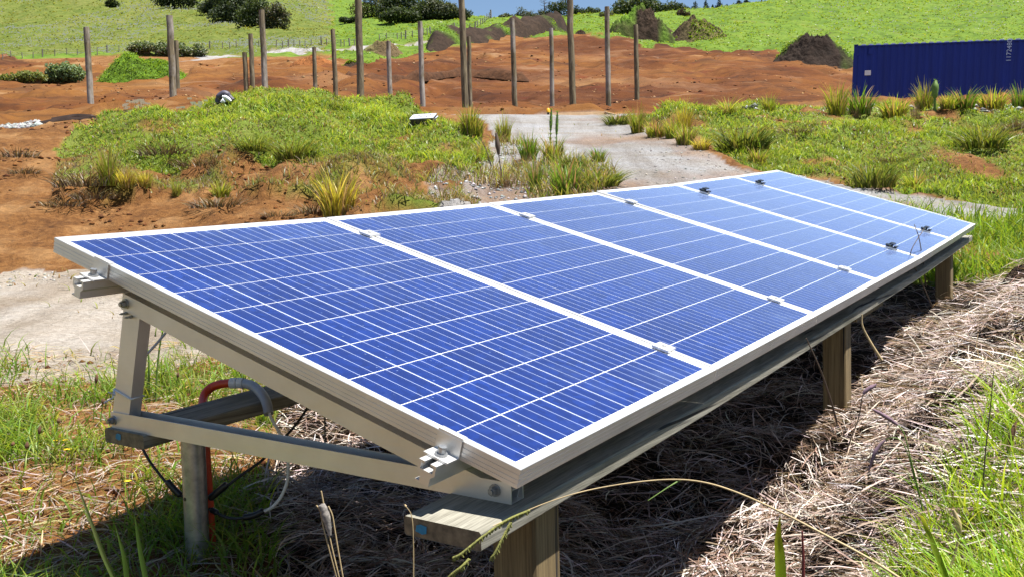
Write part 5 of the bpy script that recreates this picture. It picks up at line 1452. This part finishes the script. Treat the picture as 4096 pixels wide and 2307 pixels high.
for k, (u, v, hh, lab) in enumerate(((60, 1200, 90, 'leftmost brown plantain head in the weeds'), (92, 1180, 110, 'second plantain head from the left'), (235, 1060, 120, 'plantain head left of the tilt leg'), (252, 1080, 80, 'shorter plantain head beside it'), (440, 1010, 75, 'plantain head right of the tilt leg'), (140, 1120, 70, 'small plantain head above the yellow flowers'), (25, 1170, 60, 'plantain head at the left picture edge'))):
    d_ = hit(u, v)[1]
    stalk([(u, v, d_), (u+4, v-hh*.6, d_), (u+9, v-hh, d_)], .0022, M_STALKG, lab, 'plantain_stalk', head=(.76, .0055), mh=M_SEEDB, group='plantain heads in the left weeds')
for k, (pts, lab) in enumerate((([(392, 1010), (395, 940), (402, 870), (412, 820)], 'tall leafy weed right of the tilt leg'), ([(372, 1005), (375, 930), (372, 880), (362, 850)], 'thinner weed beside the tall leafy one'))):
    d_ = hit(*pts[0])[1]; stalk([(u, v, d_) for u, v in pts], .006, M_STALKG, lab, 'leafy_weed', leaves=26, group='leafy weeds behind the tilt frame')
# dandelions
M_YEL = plain('yellow_petals', (.80, .52, .01), .6, .1, 40)
for k, (u, v, w, lab) in enumerate(((170, 1131, 12, 'topmost yellow dandelion at the left'), (163, 1107, 9, 'small dandelion just above the topmost one'), (140, 1108, 9, 'dandelion left of the close pair'), (68, 1231, 14, 'lowest yellow dandelion at the left edge'), (322, 1210, 11, 'dandelion left of the steel post'), (2012, 530, 10, 'dummy'))[:5]):
    c = hit(u, v+26); D = c[1]; p = at(u, v, D); s = D/2370
    t = thing('dandelion', lab, 'flower', c, 'yellow dandelions in the left weeds')
    q = MB(); q.tube([c, (c+p)/2+[.004, 0, 0], p], .0016, 6); q.build('stem', M_STALKG, t, c)
    n = 16; q = MB()
    for j in range(n):
        a = 2*math.pi*j/n; e_ = np.array([math.cos(a), math.sin(a), .25]); q.add([p, p+e_*w*s*.55+np.array([-e_[1], e_[0], 0])*w*s*.16, p+e_*w*s*.95, p+e_*w*s*.55-np.array([-e_[1], e_[0], 0])*w*s*.16], [(0, 1, 2, 3)])
    q.tube([p, p+[0, 0, w*s*.16]], [w*s*.22, w*s*.1], 8); q.build('petals', M_YEL, t, c)

# ------------------------------------------------------------------ covers that nobody could count
def stuff(name, V, Fq, cc, m, lab):
    o = link(name, mesh_np(name, V, Fq, m, cc)); o['kind'] = 'stuff'; o['label'] = lab
    return o
def strands(P, length, wid, cols, r, lift=.05, wild=.5):
    n = len(P); k = 5; t = np.linspace(-.5, .5, k)[None, :]
    a = np.where(r.random(n) < .68, fbm(P[:, 0]*1.9, P[:, 1]*1.9, 99, 2)*14 + r.normal(0, .45, n), r.uniform(0, 6.283, n))
    d = np.stack([np.cos(a), np.sin(a)], 1); pn = np.stack([-d[:, 1], d[:, 0]], 1)
    ln = length*r.uniform(.4, 1.3, n); bend = r.normal(0, .35, n)*ln
    C = np.zeros((n, k, 3))
    C[:, :, :2] = P[:, None, :2] + d[:, None, :]*(ln[:, None]*t)[..., None] + pn[:, None, :]*(bend[:, None]*(t**2-.08))[..., None]
    C[:, :, 2] = P[:, 2][:, None] + lift*r.uniform(-.15, 1.0, n)[:, None] + (r.normal(0, wild, n)*ln)[:, None]*t*.6 - np.abs(r.normal(0, .25, n)*ln)[:, None]*(t*2)**2*.35
    W_ = wid*r.uniform(.6, 1.4, n)[:, None]*np.array([[.5, 1, 1, .9, .35]])
    sd = np.stack([pn[:, 0], pn[:, 1], r.normal(0, .6, n)], 1); sd /= np.linalg.norm(sd, axis=1, keepdims=True)
    c = pick(cols, n, r, .4)[:, None, :].repeat(k, 1)
    return ribbons(C, W_, sd, c)
STR = [(.47, .395, .36), (.36, .28, .235), (.24, .165, .125), (.43, .37, .35), (.15, .092, .064), (.58, .525, .505), (.10, .062, .043), (.18, .115, .08)]
r = np.random.default_rng(3)
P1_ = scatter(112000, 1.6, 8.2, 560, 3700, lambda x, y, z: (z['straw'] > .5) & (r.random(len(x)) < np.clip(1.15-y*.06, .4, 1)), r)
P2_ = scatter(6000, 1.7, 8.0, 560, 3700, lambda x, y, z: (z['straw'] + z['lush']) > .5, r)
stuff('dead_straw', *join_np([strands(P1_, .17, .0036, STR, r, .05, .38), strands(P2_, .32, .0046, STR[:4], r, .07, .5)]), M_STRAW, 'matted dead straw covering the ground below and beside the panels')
# bright grass at the lower right
r = np.random.default_rng(4)
P_ = scatter(26000, 1.25, 4.6, 1950, 3900, lambda x, y, z: (z['lush'] > .5) & (fbm(x*3, y*3, 7, 3) > .30), r)
n = len(P_); h = r.uniform(.07, .24, n)*np.clip(.3+1.3*fbm(P_[:, 0]*2.5, P_[:, 1]*2.5, 27, 3), .5, 1.2); a = r.uniform(0, 6.28, n); ln = h*r.uniform(.15, 1.1, n)
A_ = blades(P_, h, r.uniform(.003, .0065, n), np.stack([np.cos(a)*ln, np.sin(a)*ln], 1), pick([(.13, .24, .015), (.18, .29, .018), (.24, .30, .03)], n, r), pick([(.22, .38, .022), (.30, .43, .03), (.36, .40, .05), (.17, .33, .025)], n, r), 5, r)
stuff('lush_grass', *A_, M_GRASS, 'bright green long grass at the lower right')
# left weeds
r = np.random.default_rng(5)
dens = lambda x, y: fbm(x*1.4, y*1.4, 81, 4)
P_ = scatter(58000, 1.9, 5.6, -900, 1250, lambda x, y, z: (z['weeds'] > .5) & (r.random(len(x)) < np.clip((dens(x, y)-.41)*6, .08, 1)*np.clip((5.6-y)/1.6, .15, 1)), r)
n = len(P_); h = r.uniform(.03, .19, n)*np.clip(.2+1.5*dens(P_[:, 0], P_[:, 1]), .4, 1.3); a = r.uniform(0, 6.28, n); ln = h*r.uniform(.3, 1.5, n)
W1 = blades(P_, h, r.uniform(.003, .009, n), np.stack([np.cos(a)*ln, np.sin(a)*ln], 1), pick(DG + BG, n, r), pick(BG + YG, n, r), 4, r)
P_ = scatter(12500, 1.9, 6.0, -900, 1250, lambda x, y, z: (z['weeds'] > .5), r)
W2 = strands(P_, .17, .0036, STR[:4] + [(.45, .36, .2)], r, .025, .35)
stuff('weeds', *join_np([W1, W2]), M_GRASS, 'green weeds and dry stems on red earth at the left')
# grass strip by the right of the track
r = np.random.default_rng(6)
P_ = scatter(28000, 6.2, 9.2, 1750, 3500, lambda x, y, z: (z['rgrass'] > .5) & (r.random(len(x)) < np.clip((dens(x, y)-.28)*6, .1, 1)), r)
n = len(P_); h = r.uniform(.06, .30, n)*np.clip(.5+dens(P_[:, 0]*1.5, P_[:, 1]*1.5), .5, 1.3); a = r.uniform(0, 6.28, n); ln = h*r.uniform(.2, 1.1, n)
stuff('grass_strip', *blades(P_, h, r.uniform(.006, .014, n), np.stack([np.cos(a)*ln, np.sin(a)*ln], 1), pick(BG + YG, n, r), pick([(.14, .24, .02), (.2, .28, .025), (.10, .19, .02)], n, r), 4, r), M_GRASS, 'fresh grass between the far end of the panels and the track')
# turf on the mound and the right bank
def turf(zn, d0, d1, u0, u1, n, seed, thr, cols_b, cols_t, hmin, hmax, lab, brown=.2):
    r = np.random.default_rng(seed)
    P_ = scatter(n, d0, d1, u0, u1, lambda x, y, z: (z[zn] > .5) & (r.random(len(x)) < np.clip((fbm(x*1.4, y*1.4, 81, 4)-thr)*7, .04, 1)), r)
    n = len(P_); big = fbm(P_[:, 0]*.9+7, P_[:, 1]*.9, 15, 3)
    h = r.uniform(hmin, hmax, n)*np.clip(-.25+2.1*big, .35, 1.5); a = r.uniform(0, 6.28, n); ln = h*r.uniform(.3, 1.4, n)
    cb, ct = pick(cols_b, n, r), pick(cols_t, n, r)
    dry = r.random(n) < brown*np.clip((.62-big)*5, 0, 2.4); cb[dry] = pick(BN, dry.sum(), r); ct[dry] = pick(BR, dry.sum(), r)
    sh = np.clip(.55+.9*fbm(P_[:, 0]*2.3, P_[:, 1]*2.3, 19, 3), .6, 1.25)[:, None]
    return blades(P_, h, r.uniform(.009, .019, n)*np.clip(P_[:, 1]/13, .7, 1.5), np.stack([np.cos(a)*ln, np.sin(a)*ln], 1), cb*sh, ct*sh, 3, r)
MT = [(.23, .32, .03), (.30, .36, .04), (.36, .37, .08), (.18, .27, .025)]
stuff('mound_turf', *join_np([turf('bgrass', 9, 20.5, 80, 1330, 125000, 21, .16, BG + DG, MT, .04, .14, '', .2), turf('bmid', 8, 14, 60, 1330, 42000, 22, .42, DG + BN, [(.24, .27, .06), (.17, .21, .035)] + BR, .04, .13, '', .8)]), M_GRASS, 'uneven turf over the mound left of the track')
stuff('bank_turf', *turf('rbank', 9.6, 21, 1540, 3200, 128000, 23, .27, BG + DG, MT, .04, .14, '', .28), M_GRASS, 'uneven turf over the bank right of the track')
r = np.random.default_rng(8)
P_ = scatter(14000, 8.6, 14.5, 1000, 1650, lambda x, y, z: (z['stony'] > .5) & (fbm(x*1.8, y*1.8, 9, 3) > .44), r); n = len(P_); h = r.uniform(.04, .25, n); a = r.uniform(0, 6.28, n); ln = h*r.uniform(.2, 1, n)
S1 = blades(P_, h, r.uniform(.006, .014, n), np.stack([np.cos(a)*ln, np.sin(a)*ln], 1), pick(DG + BR, n, r), pick(YG + BR, n, r), 4, r)
P_ = scatter(2200, 5, 19, -300, 3000, lambda x, y, z: (z['gravel'] > .5) & (fbm(x*1.1, y*1.1, 10, 4) > .56), r); n = len(P_); h = r.uniform(.02, .09, n); a = r.uniform(0, 6.28, n); ln = h*r.uniform(.3, 1.3, n)
S2 = blades(P_, h, r.uniform(.008, .016, n), np.stack([np.cos(a)*ln, np.sin(a)*ln], 1), pick(DG + BR, n, r), pick(YG + BR, n, r), 4, r)
stuff('track_weeds', *join_np([S1, S2]), M_GRASS, 'sparse weeds in the gravel of the track')
# tufts on the far field, the sods and the meadow, with white flower heads
r = np.random.default_rng(9)
def far_tufts(zn, d0, d1, u0, u1, n, hpx, cb_, ct_, r, tst=None):
    P_ = scatter(n, d0, d1, u0, u1, lambda x, y, z: (z[zn] > .5) & (z['road'] < .5) & (fbm(x*.3, y*.3, 12, 3) > .36), r); n = len(P_)
    s = P_[:, 1]/2370; h = hpx*s*r.uniform(.5, 1.4, n); a = r.uniform(0, 6.28, n); ln = h*r.uniform(.5, 2.2, n)
    return blades(P_, h, s*r.uniform(2.0, 5.0, n), np.stack([np.cos(a)*ln, np.sin(a)*ln], 1), pick(cb_, n, r), pick(ct_, n, r), 3, r)
def turf_part(o, n, hpx, cb_, ct_, r, keep=None):
    me = o.data; V = np.zeros(len(me.vertices)*3, np.float32); me.vertices.foreach_get('co', V); V = V.reshape(-1, 3)
    P_ = V[r.integers(0, len(V), n)] + r.normal(0, .10, (n, 3))*[1, 1, .1]
    if keep is not None: P_ = P_[keep(P_)]
    n = len(P_); s = (o.location[1] + P_[:, 1])/2370; h = hpx*s*r.uniform(.5, 1.4, n); a = r.uniform(0, 6.28, n); ln = h*r.uniform(.5, 1.8, n)
    v, f_, c_ = blades(P_, h, s*r.uniform(1.6, 4.0, n), np.stack([np.cos(a)*ln, np.sin(a)*ln], 1), pick(cb_, n, r), pick(ct_, n, r), 3, r)
    q = link('turf', mesh_np('turf', v, f_, M_GRASS, c_), o); q['kind'] = 'stuff'
turf_part(HUMP, 9000, 2.4, [(.10, .18, .013), (.13, .22, .016)], [(.18, .30, .02), (.22, .33, .028)], r)
for o in [o_ for o_ in COLL.objects if o_.name.startswith('spoil_')]:
    gx, gy = o.location[0], o.location[1]
    turf_part(o, 3500, 6, [(.07, .13, .012), (.10, .16, .014)], [(.13, .22, .016), (.17, .25, .025)], r, lambda P_: fbm((P_[:, 0]+gx)*.22+9, (P_[:, 1]+gy)*.22, 17, 4) > .70)
stuff('field_grass', *far_tufts('field', 62, 235, 820, 2900, 60000, 4.2, [(.10, .165, .012), (.12, .19, .015), (.08, .13, .012)], [(.17, .27, .018), (.20, .28, .025), (.22, .25, .04)], r), M_GRASS, 'bright rank grass on the field behind the cutting')
stuff('meadow_grass', *far_tufts('meadow', 95, 240, -350, 900, 30000, 3.4, [(.10, .125, .02), (.12, .14, .025)], [(.16, .18, .03), (.20, .20, .05)], r), M_GRASS, 'dull green grass of the hillside meadow')
P_ = scatter(17000, 96, 225, -300, 900, lambda x, y, z: (z['meadow'] > .5) & (fbm(x*.06, y*.06, 33, 4) > .43), r); n = len(P_); s = P_[:, 1]/2370
P2_ = scatter(1500, 90, 180, 2050, 2900, lambda x, y, z: (z['field'] > .5) & (fbm(x*.05, y*.05, 36, 3) > .55), r); P_ = np.concatenate([P_, P2_]); n = len(P_); s = P_[:, 1]/2370
C = np.repeat(P_[:, None, :], 2, 1); C[:, 0, 2] += s*2.2; C[:, 1, 2] += s*(2.2+r.uniform(1.2, 2.6, n)); sd = np.tile(np.array([[1.0, 0, 0]]), (n, 1))
stuff('wild_flowers', *ribbons(C, (s*r.uniform(1.6, 3.4, n))[:, None].repeat(2, 1), sd, np.full((n, 2, 3), (.60, .60, .55))), leafy('white_petals', .2, .8), 'white wild flower heads scattered over the meadow')
r = np.random.default_rng(11)
fl = []
for (u, v, sp, n) in ((345, 265, 40, 26), (520, 268, 45, 18), (500, 275, 60, 14)):
    for _ in range(n):
        D = r.uniform(14.8, 15.6); fl.append(at(u+r.normal(0, sp*.45), v+r.normal(0, 12), D))
P_ = np.array(fl); n = len(P_); C = np.repeat(P_[:, None, :], 2, 1); C[:, 1, 2] += .03
Cst = np.stack([P_ - [0, 0, .25], P_ + [0, 0, .01]], 1)
stuff('daisies', *join_np([ribbons(C, np.full((n, 2), .07), np.tile([[1.0, 0, 0]], (n, 1)), np.full((n, 2, 3), (.66, .63, .52))), ribbons(Cst, np.full((n, 2), .003), np.tile([[1.0, 0, 0]], (n, 1)), np.full((n, 2, 3), (.08, .12, .02)))]), M_GRASS, 'small white daisies at the crest of the mound')
# loose stones of the track
def stones(P_, size, cols, r, name, lab, m):
    n = len(P_)
    base_ = np.array([[1, 0, 0], [-1, 0, 0], [0, 1, 0], [0, -1, 0], [0, 0, 1], [0, 0, -1.0]])
    T = np.array([[0, 2, 4], [2, 1, 4], [1, 3, 4], [3, 0, 4], [2, 0, 5], [1, 2, 5], [3, 1, 5], [0, 3, 5]])
    sc_ = size*r.uniform(.35, 1.5, (n, 1, 1))*r.uniform(.6, 1.25, (n, 6, 1))
    a = r.uniform(0, 6.28, n); ca, sa = np.cos(a)[:, None], np.sin(a)[:, None]
    V = base_[None]*sc_; V = np.stack([V[..., 0]*ca-V[..., 1]*sa, V[..., 0]*sa+V[..., 1]*ca, V[..., 2]*.6], -1) + P_[:, None, :]
    Fq = (np.arange(n)[:, None, None]*6 + T[None]).reshape(-1, 3)
    stuff(name, V.reshape(-1, 3), Fq, pick(cols, n, r, .2).repeat(6, 0), m, lab)
r = np.random.default_rng(12)
M_STONE = m_vcol('gravel_stone', .9, .3, .01, 40)
GC = [(.25, .24, .23), (.19, .183, .175), (.31, .30, .29), (.13, .125, .12), (.25, .21, .18)]
P_ = np.concatenate([scatter(11000, 4.8, 14, -300, 3000, lambda x, y, z: (z['gravel'] > .5) & (fbm(x*.9, y*.9, 14, 3) > .46), r)])
stones(P_, .016, GC, r, 'gravel_stones', 'loose grey stones on the gravel track', M_STONE)
P_ = scatter(2600, 8.6, 14.5, 1000, 1650, lambda x, y, z: (z['stony'] > .5) & (fbm(x*1.5, y*1.5, 16, 3) > .42), r)
stones(P_, .026, [(.24, .24, .25), (.19, .19, .195), (.31, .31, .32), (.13, .125, .125)], r, 'stony_strip', 'coarse grey stones in the strip beside the track', M_STONE)
P_ = np.concatenate([scatter(700, 14.5, 18.5, 20, 160, lambda x, y, z: (np.abs(u_of(x, y)-65) < 45+6*r.normal(size=len(x))) & (y > 15.2) & (y < 17.5), r), scatter(700, 17.5, 22, 1850, 2600, lambda x, y, z: (fbm(x*.8, y*.8, 18, 3) > .52), r)])
stones(P_, .07, [(.30, .30, .30), (.22, .215, .21), (.15, .148, .145)], r, 'pale_rubble', 'pale broken stone along the top of the banks', M_STONE)
# clods on the bare earth
P_ = np.concatenate([scatter(2600, 8, 15, -300, 900, lambda x, y, z: (z['gravel'] + z['bgrass'] < .5) & (fbm(x*1.3, y*1.3, 20, 3) > .5), r), scatter(1200, 10, 20, 1550, 2900, lambda x, y, z: (z['rbank'] > .5) & (fbm(x*1.3, y*1.3, 20, 3) > .55), r), scatter(900, 2.2, 5, -200, 700, lambda x, y, z: z['weeds'] > .5, r)])
stones(P_, .016+.0014*P_[:, 1][:, None, None]*(P_[:, 1][:, None, None] > 7), [(.12, .045, .014), (.07, .028, .012), (.17, .075, .026)], r, 'earth_clods', 'crumbled clods of red brown earth', M_CLOD)
P_ = scatter(15000, 27, 95, -400, 2900, lambda x, y, z: (z['orange'] > .5) & (fbm(x*.25, y*.25, 22, 4) > .50), r)
P_s = .0011*P_[:, 1]
stones(P_, .035 + .0011*P_[:, 1][:, None, None]*(r.random(len(P_))[:, None, None] < .3), [(.10, .036, .012), (.055, .022, .010), (.20, .09, .035), (.26, .16, .08)], r, 'cut_clods', 'clods and crumbs over the orange cutting', M_CLOD)
